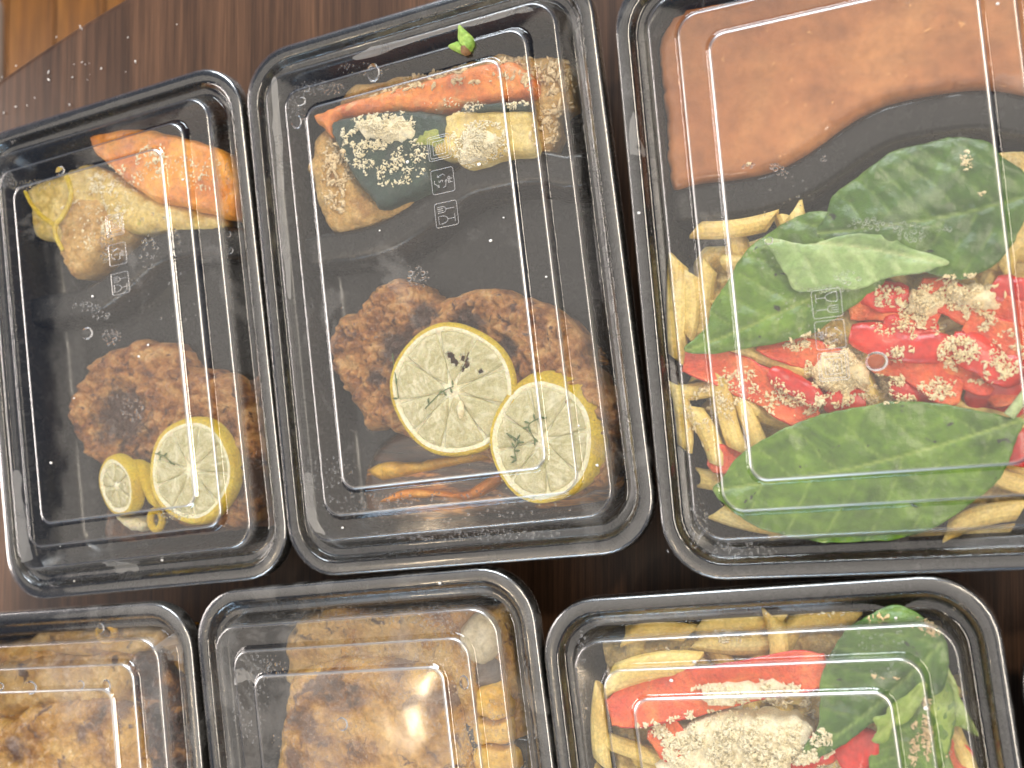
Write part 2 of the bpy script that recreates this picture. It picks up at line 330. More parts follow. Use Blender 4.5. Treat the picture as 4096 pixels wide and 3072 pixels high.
def pillow(name, poly, z, T, mat, r=6, amp=.5, nscale=.12, step=1.6, tilt=(0, 0), jit=.6, sm=3, rough2=0, parent=None, solid=True, seed=None, zoff=None, wave=0, cell=0, cs=.2, brown=()):
    """a lump of food: outline (world mm), top height z, thickness T, rounded border of width r"""
    seed = random.uniform(0, 50) if seed is None else seed
    P = smooth_poly(poly, sm+1, jit)
    if jit > .1: P = [(x+.45*mn.noise(Vector((x*.75, y*.75, 5.1))), y+.45*mn.noise(Vector((x*.75, y*.75, 9.4)))) for x, y in P]
    V, tris = tri_fill(P, step)
    d = bdist(V, P); c = V.mean(0)
    verts = []
    for (x, y), dd in zip(V, d):
        t = min(dd/r, 1); e = math.sqrt(max(1-(1-t)**2, 0))
        h = z-T*.75*(1-e)+tilt[0]*(x-c[0])+tilt[1]*(y-c[1])
        h += amp*fract(x, y, seed, nscale, 4)*e
        if rough2: h += rough2*abs(mn.noise(Vector((x*.33, y*.33, seed+9))))*e + rough2*.5*mn.noise(Vector((x*.8, y*.8, seed+3)))*e
        if cell:
            dd_, _p = mn.voronoi(Vector((x*cs+.5*mn.noise(Vector((x*.3, y*.3, seed))), y*cs, seed)), distance_metric='DISTANCE', exponent=2.5)
            h += cell*(min(dd_[1]-dd_[0], .5)*2-.4)*e
        if wave: h += wave*math.sin(x*.25+y*.1+seed)
        if zoff: h += zoff(x, y)
        verts.append((x, y, h+RIM))
    # border ring: walk boundary edges and drop a skirt
    cnt = {}
    for t in tris:
        for a, b in ((t[0], t[1]), (t[1], t[2]), (t[2], t[0])):
            k = (min(a, b), max(a, b)); cnt.setdefault(k, []).append((a, b))
    faces = list(tris); mp = {}
    for k, l in cnt.items():
        if len(l) == 1:
            a, b = l[0]
            for q in (a, b):
                if q not in mp:
                    x, y, h = verts[q]; mp[q] = len(verts); zb = min(h-T, RIM-31.5) if solid and z < 0 else h-T; kk = .985-.05*max(0, h-T-zb)/20; verts.append((x*kk+c[0]*(1-kk), y*kk+c[1]*(1-kk), zb))
            faces.append((b, a, mp[a], mp[b]))
    o = mesh_obj(name, verts, faces, mat, parent, loc=(c[0], c[1], z+RIM-T*.5), solid=solid)
    if brown:
        bl = [A_ for A_ in brown]; val = [max([0]+[max(0, 1.15-math.hypot(x-bx, y-by)/br) for bx, by, br in bl]) for x, y, _ in verts]
        a_ = o.data.attributes.new('browned', 'FLOAT', 'POINT'); a_.data.foreach_set('value', val)
    return o
def ico(sub=1):
    b = bmesh.new(); bmesh.ops.create_icosphere(b, subdivisions=sub, radius=1)
    v = [tuple(x.co) for x in b.verts]; f = [tuple(q.index for q in p.verts) for p in b.faces]; b.free(); return np.array(v), f
ICO1 = ico(1); ICO2 = ico(2)
BV = [None]
def build_bvh():
    vs, fs = [], []
    for v, f in FOOD:
        o = len(vs); vs += v; fs += [tuple(i+o for i in q) for q in f]
    BV[0] = BVHTree.FromPolygons([Vector(v) for v in vs], fs)
def drop(x, y, default=None):
    h = BV[0].ray_cast(Vector((x, y, RIM+30)), Vector((0, 0, -1)))
    return h[0].z if h[0] is not None else default
CK = 2.7
def crumbs(name, spots, mat, label, cat, group=None, size=(.22, .85), parent=None, flat=.55, z=None, pile=1.6, kind='stuff'):
    """spots: (x, y, rx, ry, count); grains are laid on what is under them"""
    V0, F0 = ICO1; vs, fs = [], []
    for (cx, cy, rx, ry, n) in spots:
        for _ in range(int(n*CK)):
            a = random.uniform(0, 2*math.pi); q = random.random()**.62
            x, y = cx+rx*q*math.cos(a), cy+ry*q*math.sin(a)
            if fract(x, y, 4.2, .22, 2) < -.12 and pile: continue
            s = random.uniform(*size)*(random.random()*.7+.3)
            z0 = drop(x, y, None) if z is None else z+RIM
            if z0 is None: continue
            z0 += s*.25+(random.random()*pile*(1-q) if pile else 0)
            e = Euler((random.uniform(-.7, .7), random.uniform(-.7, .7), random.uniform(0, 6.3))).to_matrix()
            E3 = np.array(e); k = np.array([s*random.uniform(1, 2.2), s*random.uniform(.55, 1.0), s*flat*random.uniform(.6, 1)])
            W = V0*(1+np.array([[random.uniform(-.28, .28)] for _ in V0]))
            W = (W*k)@E3.T+np.array([x, y, z0]); o = len(vs)
            vs += [tuple(p) for p in W]; fs += [tuple(i+o for i in f) for f in F0]
    c = np.array(vs).mean(0)
    o = mesh_obj(name, vs, fs, mat, parent, loc=c)
    return tag(o, label, cat, group, kind)

# ------------------------------------------------------------------ containers (frame: container, mm, z=0 at the rims)
def rrect(hw, hl, r, z, n=9, m=6):
    pts = []
    for (sx, sy, a0) in ((1, 1, 0), (-1, 1, 90), (-1, -1, 180), (1, -1, 270)):
        for i in range(n):
            a = R(a0+90*i/(n-1)); pts.append((sx*(hw-r)+r*math.cos(a), sy*(hl-r)+r*math.sin(a), z))
    out = []
    K = len(pts)
    for i, p in enumerate(pts):
        out.append(p)
        if i % n == n-1:
            q = pts[(i+1) % K]
            for k in range(1, m): out.append(tuple(p[j]+(q[j]-p[j])*k/m for j in range(3)))
    return out
def loft(rings, cap=True):
    vs, fs = [], []; n = len(rings[0])
    for r_ in rings: vs += r_
    for k in range(len(rings)-1):
        for i in range(n):
            j = (i+1) % n; fs.append((k*n+i, k*n+j, (k+1)*n+j, (k+1)*n+i))
    if cap: fs.append(tuple((len(rings)-1)*n+i for i in range(n)))
    return vs, fs
def make_lid_mesh():
    P = [ # half width, half length, corner radius, height
     (78.6, 112.0, 22, -7.0), (79.0, 112.3, 22, -5.8), (78.6, 112.0, 22, -1.4), (78.1, 111.5, 21.5, -.45), (77.2, 110.6, 20.8, 0.0), (74.4, 107.6, 18.6, .15), (73.2, 106.4, 17.6, -.1), (72.5, 105.6, 17, -.9),
     (71.9, 105.0, 16.5, -3.2), (71.2, 104.2, 16, -4.0), (69.6, 102.4, 14.6, -4.25), (68.3, 100.9, 13.6, -4.0), (67.5, 100.1, 13, -3.0),]
    P = P[:-2]
    CR = {3: .3, 4: .12}
    def step(a0, b0, r0, z0, a1, b1, r1, z1, n=10, cr=1.0):
        for i in range(n+1):
            t = i/n; zz = z0+(z1-z0)*(.5-.5*math.cos(math.pi*t)); P.append((a0+(a1-a0)*t, b0+(b1-b0)*t, r0+(r1-r0)*t, zz)); CR[len(P)-1] = cr*math.exp(-((t-.80)/.17)**2)
    step(68.6, 101.4, 13.8, -4.1, 64.2, 96.6, 10.2, 5.5, 12, .55)
    P.append((63.8, 96.2, 10, 5.55)); P.append((56.0, 89.8, 8.8, 5.75))
    step(55.6, 89.4, 8.6, 5.8, 52.9, 86.9, 7.0, 9.0, 10, .7)
    P.append((52.4, 86.4, 6.9, 9.03)); P.append((45.2, 79.8, 6.8, 9.12))
    step(44.7, 79.3, 6.6, 9.15, 42.2, 76.9, 5.2, 11.0)
    P.append((41.7, 76.4, 5.1, 11.02)); P.append((25, 60, 4, 11.05))
    vs, fs = loft([rrect(*p) for p in P])
    me = bpy.data.meshes.new('lid'); me.from_pydata([tuple(c*MM for c in v) for v in vs], [], fs)
    me.polygons.foreach_set('use_smooth', [True]*len(me.polygons)); me.materials.append(M['lid'])
    K = len(rrect(*P[0])); a_ = me.attributes.new('crease', 'FLOAT', 'POINT'); a_.data.foreach_set('value', [CR.get(i//K, 0.0) for i in range(K*len(P))]); return me
def make_tray_mesh():
    P = [(76.0, 109.3, 20, -9.0), (77.6, 111.0, 21, -8.6), (78.2, 111.6, 21.4, -6.8), (77.9, 111.3, 21.2, -1.6), (77.2, 110.6, 20.6, -1.0), (73.9, 107.2, 18, -1.0), (72.9, 106.2, 17.2, -1.5),
         (72.0, 105.3, 16.4, -5.5), (70.8, 104.0, 15.6, -6.6), (69.0, 102.0, 15, -7.2), (67.6, 100.6, 14.6, -8.4), (62.2, 95.2, 13, -30), (61.0, 94.0, 12.5, -32.8), (57.5, 90.5, 11, -34.6), (50.0, 83.0, 9, -35)]
    vs, fs = loft([rrect(*p) for p in P])
    # outer wall and foot
    Q = [(76.0, 109.3, 20, -9.0), (70.4, 103.2, 16, -10), (63.0, 96.0, 14, -44), (60.0, 93.0, 13, -48.0), (20, 30, 5, -48.0)]
    v2, f2 = loft([rrect(*q) for q in Q]); o = len(vs)
    vs += v2; fs += [tuple(reversed([i+o for i in f])) for f in f2]
    me = bpy.data.meshes.new('tray'); me.from_pydata([tuple(c*MM for c in v) for v in vs], [], fs)
    me.polygons.foreach_set('use_smooth', [True]*len(me.polygons)); me.materials.append(M['tray']); return me
SCURVE = [(-68, 30.5), (-56, 31), (-42, 30), (-29, 30.6), (-20, 33), (-11, 37), (-2, 42), (7, 45.6), (16, 47.4), (34.7, 47.2), (46, 45.2), (56, 41.2), (68, 38)]
def make_divider_mesh():
    c = smooth_poly([(x, y) for x, y in SCURVE], 4)[:-4*1+1-3]
    c = [p for p in c]
    prof = [(5.5, -44), (2.2, -17.5), (1.2, -16.3), (0, -16), (-9, -16.2), (-10.5, -17), (-11.8, -19), (-15, -44)]
    vs, fs = [], []; n = len(prof)
    for i, p in enumerate(c):
        q0, q1 = Vector(c[max(i-1, 0)]), Vector(c[min(i+1, len(c)-1)]); t = (q1-q0).normalized(); nn = Vector((-t.y, t.x))
        for a, z in prof: vs.append((p[0]+nn.x*a, p[1]+nn.y*a, z))
    for i in range(len(c)-1):
        for k in range(n-1): fs.append((i*n+k, i*n+k+1, (i+1)*n+k+1, (i+1)*n+k))
    me = bpy.data.meshes.new('divider'); me.from_pydata([tuple(x*MM for x in v) for v in vs], [], fs)
    me.polygons.foreach_set('use_smooth', [True]*len(me.polygons)); me.materials.append(M['tray']); return me
LID, TRAY, DIV = make_lid_mesh(), make_tray_mesh(), make_divider_mesh()
LIDF = LID.copy(); LIDF.materials[0] = M['lid_fog']
CP = [(-337.217, 34.076, 7.6408), (-180.042, 53.161, 7.0048), (-18.685, 59.124, 5.1863), (-361.715, -199.811, 6.9147), (-202.130, -176.657, 7.7144), (-43.705, -170.429, 7.3691), (117.3, -166.9, 7.3134)]
CL = ['black meal box at top left holding squash, a brown patty and two small lemon slices',
      'black meal box in the upper middle with cheesy zucchini, patty and two large lemon slices',
      'black meal box at top right filled with orange sauce, basil, peppers and penne',
      'black meal box at bottom left, its clear lid over glazed browned chicken',
      'black meal box in the lower middle, roast chicken under a fogged lid with bright glints',
      'black meal box at lower right, a thick heap of grated cheese, pepper and basil inside',
      'black meal box cut off by the right edge of the picture, only its corner showing']
CONT = []
def hang(name, me, parent, loc=(0, 0, 0)):
    o = bpy.data.objects.new(name, me); col.objects.link(o); o.parent = parent; o.location = Vector(loc)*MM; return o
for i, (x, y, th) in enumerate(CP):
    e = empty('meal_container', (x, y, RIM), R(th)); tag(e, CL[i], 'food container', 'lidded meal containers in two rows on the table')
    t = hang('tray', TRAY, e); t['label'] = 'black plastic tray'
    hang('divider', DIV, t)
    l = hang('lid', LIDF if i in (3, 4) else LID, e); l['label'] = 'stepped clear lid clouded with condensation' if i in (3, 4) else 'clear stepped plastic lid'
    s = l.modifiers.new('thickness', 'SOLIDIFY'); s.thickness = .0004; s.offset = -1
    CONT.append((e, t, l, x, y, R(th)))
def w2l(i, p):
    e, t, l, x, y, th = CONT[i]; dx, dy = p[0]-x, p[1]-y; c, s = math.cos(th), math.sin(th); return (c*dx+s*dy, -s*dx+c*dy)
def l2w(i, p):
    e, t, l, x, y, th = CONT[i]; c, s = math.cos(th), math.sin(th); return (x+c*p[0]-s*p[1], y+s*p[0]+c*p[1])
def lidz(lx, ly):        # underside of the lid
    q = max(abs(lx)/79.0*79, 79-(112.3-abs(ly)))
    for a, z in ((43, 11), (54.3, 9), (64.8, 5.7), (66.5, 1), (71, -4.2), (73, -2)):
        if q < a: return z-.45
    return -.4

# embossed marks on the lids (polylines in a 10 mm square, y up)
def tube(vs, fs, pts, r=.16, z=0, closed=False):
    n = len(pts); k = 5
    for i, p in enumerate(pts):
        a = Vector(pts[(i-1) % n] if closed or i else pts[0]); b = Vector(pts[(i+1) % n] if closed or i < n-1 else pts[-1])
        t = (b-a).normalized() if (b-a).length > 0 else Vector((1, 0)); nn = Vector((-t.y, t.x))
        for j in range(k):
            an = 2*math.pi*j/k; vs.append((p[0]+nn.x*r*math.cos(an), p[1]+nn.y*r*math.cos(an), z+r*.8*math.sin(an)))
    o = len(vs)-n*k
    for i in range(n if closed else n-1):
        for j in range(k):
            a, b = o+i*k+j, o+i*k+(j+1) % k; c, d = o+((i+1) % n)*k+(j+1) % k, o+((i+1) % n)*k+j; fs.append((a, b, c, d))
def rsq(h, r, n=5): return [(p[0], p[1]) for p in rrect(h, h, r, 0, n, 2)]
def arc(cx, cy, rx, ry, a0, a1, n=10): return [(cx+rx*math.cos(R(a0+(a1-a0)*i/n)), cy+ry*math.sin(R(a0+(a1-a0)*i/n))) for i in range(n+1)]
def icon_mesh(kind):
    vs, fs = [], []; T = lambda pts, c=False: tube(vs, fs, pts, closed=c)
    T(rsq(4.7, .9), True)
    if kind == 'glass_fork':
        T([(-3.4, -3.4), (-.4, -3.4)]); T([(-1.9, -3.4), (-1.9, -.4)]); T(arc(-1.9, 2.0, 1.5, 2.4, 180, 360)+[(-.4, 3.4), (-3.4, 3.4), (-3.4, 2.0)])
        for k in range(4): T([(.9+k*.75, 3.5), (.9+k*.75, 1.2)])
        T([(.9, 1.2)]+arc(2.0, 1.2, 1.1, 1.2, 180, 360)); T([(2.0, 0), (2.0, -3.5)])
    if kind == 'recycle':
        for k in range(3):
            a = R(90+120*k)
            f = lambda x, y: (x*math.cos(a)-y*math.sin(a), .8+x*math.sin(a)+y*math.cos(a))
            T([f(2.6, -.7), f(2.9, .4), f(.9, 2.1)]); T([f(1.7, 2.2), f(.8, 2.2), f(1.2, 1.2)])
    if kind == 'waves':
        T(rsq(3.9, .7), True); T(rsq(2.6, .2), True)
        for k in range(3): T([(-1.8+3.6*i/12, -1.2+k*1.2+.35*math.sin(i/12*4*math.pi)) for i in range(13)])
    me = bpy.data.meshes.new('embossed_mark'); me.from_pydata([tuple(c*MM for c in v) for v in vs], [], fs); me.materials.append(M['emboss']); return me
ICON = {k: icon_mesh(k) for k in ('glass_fork', 'recycle', 'waves')}
def text_mesh(s, size):
    c = bpy.data.curves.new('lettering', 'FONT'); c.body = s; c.size = size*MM; c.align_x = 'CENTER'; c.align_y = 'CENTER'; c.extrude = .0001
    o = bpy.data.objects.new('lettering', c); col.objects.link(o)
    me = bpy.data.meshes.new_from_object(o.evaluated_get(bpy.context.evaluated_depsgraph_get())); bpy.data.objects.remove(o); me.materials.clear(); me.materials.append(M['emboss']); return me
TX = {s: text_mesh(s, z) for s, z in (('5', 2.6), ('PP', 2.7))}
def icons(ci, x, ys, kinds, rot):
    l = CONT[ci][2]
    for y, k in zip(ys, kinds):
        o = hang('embossed_mark', ICON[k], l, (x, y, 11.15)); o.rotation_euler = (0, 0, rot)
        o['label'] = {'glass_fork': 'embossed glass and fork mark', 'recycle': 'embossed recycling triangle reading 5 PP', 'waves': 'embossed square with wavy lines'}[k]
        if k == 'recycle':
            for s, dy in (('5', .7), ('PP', -3.2)):
                dx, dyy = -math.sin(rot)*dy, math.cos(rot)*dy
                q = hang('lettering', TX[s], l, (x+dx, y+dyy, 11.2)); q.rotation_euler = (0, 0, rot)
for ci in (0, 1): icons(ci, 14.6, (48.6, 35.5, 22.5), ('waves', 'recycle', 'glass_fork'), R(90))
icons(2, -12.6, (-20.6, -31, -41.5), ('glass_fork', 'recycle', 'waves'), R(-90))
for ci in (3, 4, 5, 6): icons(ci, 14.6, (-48.6, -35.5, -22.5), ('glass_fork', 'recycle', 'waves'), R(90))

# ------------------------------------------------------------------ table, floor, chair leg
def table():
    cx, cy, Rr = -427+.35*1000, 201-.937*1000, 1000
    e = empty('dining_table', (cx, cy, 0)); tag(e, 'dark walnut table with a gently curved edge carrying all the meal boxes', 'table')
    rings = []
    for r_, z in ((Rr-8, -32), (Rr-1, -26), (Rr, -20), (Rr, -7), (Rr-.8, -3), (Rr-2.8, -.8), (Rr-6, 0), (Rr*.6, 0)):
        rings.append([(cx+r_*math.cos(2*math.pi*i/256), cy+r_*math.sin(2*math.pi*i/256), z) for i in range(256)])
    vs, fs = loft(rings)
    o = mesh_obj('tabletop', vs, fs, M['table'], loc=(cx, cy, 0)); child_of(o, e)
    v2, f2 = loft([[(cx+r_*math.cos(2*math.pi*i/32), cy+r_*math.sin(2*math.pi*i/32), z) for i in range(32)] for r_, z in ((70, -32), (60, -600), (260, -690), (270, -720))])
    o = mesh_obj('pedestal', v2, f2, M['table'], loc=(cx, cy, -32)); child_of(o, e)
table()
fl = bpy.data.objects.new('floor', None); col.objects.link(fl); fl.location = (-1.1, .4, -.72); fl['kind'] = 'structure'
gap = mesh_obj('subfloor', [(-2400, -1600, -722), (1800, -1600, -722), (1800, 2000, -722), (-2400, 2000, -722)], [(0, 1, 2, 3)], plain('dark_seam', (.05, .02, .01)), smooth=False); tag(gap, kind='structure'); gap.parent = fl; gap.location = -fl.location
pl = None
for k in range(42):
    x0 = -2140+k*92.6
    if pl is None:
        b_ = bmesh.new(); bmesh.ops.create_cube(b_, size=1); bmesh.ops.scale(b_, vec=(.0885, 2.6, .02), verts=b_.verts); bmesh.ops.bevel(b_, geom=b_.edges[:], offset=.0015, segments=2)
        me = bpy.data.meshes.new('floor_board'); b_.to_mesh(me); b_.free(); me.materials.append(M['floor']); pl = me
    o = bpy.data.objects.new('floor_board', pl); col.objects.link(o); o.parent = fl; o.location = Vector((x0, 300+((k*37) % 11)*9, -730))*MM-fl.location
def chair():
    z = -318; x1, y1 = at(13, -14, z); xb, yb = at(14, 170, z); w_, d_ = 420, 400
    an = math.atan2(xb-x1, y1-yb); ca, sa = math.cos(an), math.sin(an)
    def W(a, b): return (x1+ca*a-sa*b, y1+sa*a+ca*b)       # a: along the width (0 at the visible edge), b: along the depth
    c0 = W(-w_/2, -d_/2); e = empty('chair', (c0[0], c0[1], -720)); tag(e, 'pale beige chair, its seat edge seen at the far top left corner', 'chair')
    vs, fs = loft([[(*W(a-w_/2, b-d_/2), c+48) for a, b, c in rrect(w_/2-q, d_/2-q, 16, zz)] for q, zz in ((6, -320), (1, -317), (0, -313), (0, -308), (2, -304), (6, -302), (120, -301))])
    child_of(mesh_obj('seat', vs, fs, M['beige'], loc=(*c0, z+48)), e)
    for sx in (-1, 1):
        for sy in (-1, .2):
            v, f = loft([[(*W(a-w_/2+sx*170, b-d_/2+sy*160), c) for a, b, c in rrect(h, h, h*.4, zz)] for h, zz in ((14, -719), (19, -321+48))])
            child_of(mesh_obj('leg', v, f, M['beige'], loc=(*W(-w_/2+sx*170, -d_/2+sy*160), -719)), e)
chair()

# ------------------------------------------------------------------ lemon slices
def lemon(center, r, rot, tiltx, tilty, z, label, T=6, holes=(), ry=None, n=9, seed=1, rind=.10, pith=.09, shift=(0, 0), grow=0):
    """a slice: rind band, pith disc and separate pulp segments"""
    ry = ry or r; rnd = random.Random(seed)
    root = empty('lemon_slice', (center[0], center[1], z+RIM)); tag(root, label, 'lemon slice', 'lemon slices in the meal boxes')
    Mx = Euler((tiltx, tilty, rot)).to_matrix()
    def rad(a): return 1+.025*math.sin(2*a+seed)+.015*math.sin(5*a+seed*2)
    def P(a, q, h): v = Mx @ Vector((r*q*rad(a)*math.cos(a), ry*q*rad(a)*math.sin(a), h)); return (center[0]+v.x, center[1]+v.y, z+RIM+v.z)
    K = 72; vs, fs = [], []
    for q, h in ((.95, -T), (1.0, -T*.75), (1.015, -T*.4), (1.0, -.5), (.985, -.1), (.96, 0), (1-rind, .02)):
        g_ = max(0, -h/T); vs += [tuple(Vector(P(2*math.pi*i/K, q+grow*g_**.6+.006*mn.noise(Vector((i*.9, h, seed))), h))+Vector((shift[0]*g_**.7, shift[1]*g_**.7, 0))) for i in range(K)]
    for k in range(6):
        for i in range(K): fs.append((k*K+i, k*K+(i+1) % K, (k+1)*K+(i+1) % K, (k+1)*K+i))
    child_of(mesh_obj('rind', vs, fs, M['rind'], loc=(center[0], center[1], z+RIM), solid=True), root)
    vs, fs = [], []
    qs = [1-rind+.004, 1-rind-.03, 1-rind-pith*.6, 1-rind-pith, .72, .64, .56, .48, .40, .32, .24, .16, .1, .03]; hs = [0, .12, .05, -.8]+[-1.0]*6+[-.9, -.7, -.3, .1]
    for q, h in zip(qs, hs): vs += [P(2*math.pi*i/K, q, h+.12*mn.noise(Vector((i*.5, q*9, seed)))) for i in range(K)]
    for k in range(13):
        for i in range(K):
            qm = (qs[k]+qs[k+1])/2; am = 2*math.pi*(i+.5)/K
            if any(math.hypot(r*qm*math.cos(am)-hx, ry*qm*math.sin(am)-hy) < hr*1.05 for hx, hy, hr in holes): continue
            fs.append((k*K+i, k*K+(i+1) % K, (k+1)*K+(i+1) % K, (k+1)*K+i))
    fs.append(tuple(13*K+i for i in range(K)))
    child_of(mesh_obj('pith', vs, fs, M['pith'], loc=(center[0], center[1], z+RIM), solid=True), root)
    cuts = []; a = rnd.uniform(0, 1)
    for k in range(n): cuts.append(a); a += 2*math.pi/n*rnd.uniform(.8, 1.2)
    tot = a-cuts[0]; cuts = [cuts[0]+(c-cuts[0])*2*math.pi/tot for c in cuts]+[cuts[0]+2*math.pi]
    for k in range(n):
        a0, a1 = cuts[k]+.035, cuts[k+1]-.035; am = (a0+a1)/2; q1 = 1-rind-pith+.02
        out = []
        for i in range(9): out.append((a0+(a1-a0)*i/8, q1*(1-.035*abs(i-4)**2/16)))
        poly = [(r*q*math.cos(a_), ry*q*math.sin(a_)) for a_, q in out]
        poly += [(r*.09*math.cos(am), ry*.09*math.sin(am))]
        pp = smooth_poly(poly, 2)
        V, tris = tri_fill(pp, .75); d = bdist(V, pp); vv = []; ves = []
        tris = [t_ for t_ in tris if not any(math.hypot(V[list(t_)].mean(0)[0]-hx, V[list(t_)].mean(0)[1]-hy) < hr*(1+.35*mn.noise(Vector((V[t_[0]][0]*.9, V[t_[0]][1]*.9, 1)))) for hx, hy, hr in holes)]
        for (x, y), dd in zip(V, d):
            t = min(dd/1.2, 1); h = -.75+.95*math.sqrt(1-(1-t)**2)+.3*fract(x, y, seed+k, .6, 3)*t
            pa, pr = math.atan2(y, x), math.hypot(x, y); vz = mn.noise(Vector((pa*9*(.4+pr/r), pr*.16, seed))); h += .22*vz; ves.append(.28+.55*vz)
            v = Mx @ Vector((x*rad(math.atan2(y, x)), y*rad(math.atan2(y, x)), h)); vv.append((center[0]+v.x, center[1]+v.y, z+RIM+v.z))
        sg = mesh_obj('segment', vv, tris, M['pulp'], loc=(center[0], center[1], z+RIM), solid=True); child_of(sg, root); a_ = sg.data.attributes.new('browned', 'FLOAT', 'POINT'); a_.data.foreach_set('value', ves)
    return root
def at4(x, y, z): return A4([(x, y)], z)[0]
def at2(x, y, z): return A2([(x, y)], z)[0]
def rope(pts, r0, r1, mat, name, parent=None, k=8, solid=False, flat=1.0):
    vs, fs = [], []; n = len(pts)
    for i, p in enumerate(pts):
        a, b = Vector(pts[max(i-1, 0)]), Vector(pts[min(i+1, n-1)]); t = (b-a).normalized(); s = t.cross(Vector((0, 0, 1)))
        s = s.normalized() if s.length > 1e-4 else Vector((1, 0, 0)); u = s.cross(t); r_ = r0+(r1-r0)*i/(n-1)
        for j in range(k):
            an = 2*math.pi*j/k; q = Vector(p)+s*r_*math.cos(an)+u*r_*flat*math.sin(an); vs.append(tuple(q))
    for i in range(n-1):
        for j in range(k): fs.append((i*k+j, i*k+(j+1) % k, (i+1)*k+(j+1) % k, (i+1)*k+j))
    fs.append(tuple(reversed(range(k)))); fs.append(tuple((n-1)*k+j for j in range(k)))
    return mesh_obj(name, vs, fs, mat, parent, loc=pts[0], solid=solid)
def cr3(pts, n=6):
    out = []
    L = len(pts)
    for i in range(L-1):
        p0, p1, p2, p3 = Vector(pts[max(i-1, 0)]), Vector(pts[i]), Vector(pts[i+1]), Vector(pts[min(i+2, L-1)])
        for s in range(n):
            t = s/n; out.append(tuple(.5*((2*p1)+(p2-p0)*t+(2*p0-5*p1+4*p2-p3)*t*t+(3*p1-p0-3*p2+p3)*t**3)))
    out.append(tuple(pts[-1])); return out
def in3(A, pts, z, lift=RIM):      # traced line -> world points
    if not isinstance(z, (list, tuple)): z = [z]*len(pts)
    return [(*A([p], zz)[0], zz+lift) for p, zz in zip(pts, z)]

# ------------------------------------------------------------------ box 2 (upper middle)
Z = -9
tag(pillow('breaded_slice', A3([(520, 480), (800, 415), (1100, 360), (1290, 300), (1450, 290), (1700, 300), (1780, 360), (1780, 520), (1690, 650), (1660, 800), (1560, 850), (1540, 600), (1500, 500), (1100, 560), (700, 560), (480, 600)], -15), -15, 8, M['breading'], amp=1.2, rough2=1.2, jit=2.0, r=5, cell=1.0, cs=.3, step=1.1),
    'tan crumbed slice peeping out behind the pink orange squash in the upper middle box', 'breaded slice', 'breaded vegetable slices')
tag(pillow('breaded_slice', A3([(345, 745), (430, 700), (520, 800), (600, 990), (690, 1060), (800, 1060), (940, 1060), (820, 1160), (700, 1210), (560, 1255), (460, 1275), (400, 1235), (350, 1120), (320, 980), (290, 920), (325, 850)], -12), -12, 8, M['breading'], amp=1.0, rough2=1.0, jit=1.2, cell=.9, cs=.3, step=1.1),
    'golden crumbed slice left of the dark green zucchini, its round edge facing the divider', 'breaded slice', 'breaded vegetable slices')
z1 = pillow('squash_slice', A3([(335, 650), (380, 605), (700, 500), (1000, 420), (1290, 330), (1400, 320), (1500, 360), (1570, 440), (1545, 520), (1300, 565), (1150, 575), (1000, 612), (850, 610), (700, 625), (560, 640), (480, 660), (435, 745), (380, 700)], -7), -7, 6, M['carrot_pink'], amp=.8, r=4, jit=.5)
tag(z1, 'long pink orange squash slice along the top of the upper middle box', 'squash slice', 'orange squash slices')
rt = empty('zucchini_slice', (*A3([(760, 850)], Z)[0], Z+RIM)); tag(rt, 'dark green zucchini slice, skin up, heaped with white grated cheese in the upper middle box', 'zucchini slice', 'zucchini slices')
child_of(pillow('skin', A3([(430, 685), (480, 650), (620, 622), (830, 600), (1000, 612), (1090, 640), (1090, 760), (1000, 860), (980, 930), (1000, 1010), (880, 1080), (700, 1148), (650, 1090), (560, 980), (480, 830)], -6), -6, 6, M['zucchini_skin'], r=3, amp=.8, jit=.4, tilt=(0, .03)), rt)
child_of(pillow('flesh_patch', A3([(905, 735), (960, 700), (1040, 690), (1090, 730), (1060, 790), (1010, 810), (960, 850), (900, 840), (880, 790)], -5.6), -5.6, 2, M['zuc_green'], r=6, amp=.9, jit=3.0, solid=True), rt)
rt2 = empty('zucchini_slice', (*A3([(1300, 740)], Z)[0], Z+RIM)); tag(rt2, 'yellow fleshed zucchini slice with a thin dark green edge, right of the skin up slice', 'zucchini slice', 'zucchini slices')
child_of(pillow('flesh', A3([(1060, 640), (1160, 600), (1350, 600), (1520, 600), (1550, 640), (1565, 830), (1400, 855), (1190, 920), (1110, 870), (1000, 850), (990, 740)], -7), -7, 6, M['zucchini_flesh'], r=3, amp=.8, rough2=.6, jit=.6), rt2)
child_of(pillow('skin', A3([(1140, 600), (1180, 575), (1350, 555), (1500, 552), (1530, 580), (1500, 610), (1350, 605), (1200, 622)], -5.8), -5.8, 5, M['zucchini_skin'], r=2, amp=.3, jit=.2), rt2)
PATTY2 = A4([(350, 450), (400, 330), (500, 270), (590, 170), (700, 130), (800, 180), (880, 235), (1000, 200), (1200, 175), (1300, 215), (1450, 260), (1590, 400), (1640, 520), (1720, 650), (1790, 760), (1800, 900), (1760, 1080), (1700, 1180), (1450, 1230), (1200, 1060), (1000, 1000), (900, 985), (760, 945), (640, 880), (530, 880), (490, 790), (450, 700), (380, 600)], -12)
p2 = pillow('meat_patty', PATTY2, -13, 14, M['patty'], amp=2.2, nscale=.10, rough2=2.4, step=.85, jit=2.8, r=7, cell=3.0, cs=.19, brown=[(*A4([(x, y)], -12)[0], q_) for x, y, q_ in ((720, 480, 13), (850, 330, 9), (1080, 350, 10), (620, 620, 7), (1650, 900, 14), (1250, 480, 7), (1000, 1030, 9))])
tag(p2, 'rough browned patty under the two large lemon slices in the upper middle box', 'patty', 'browned patties')
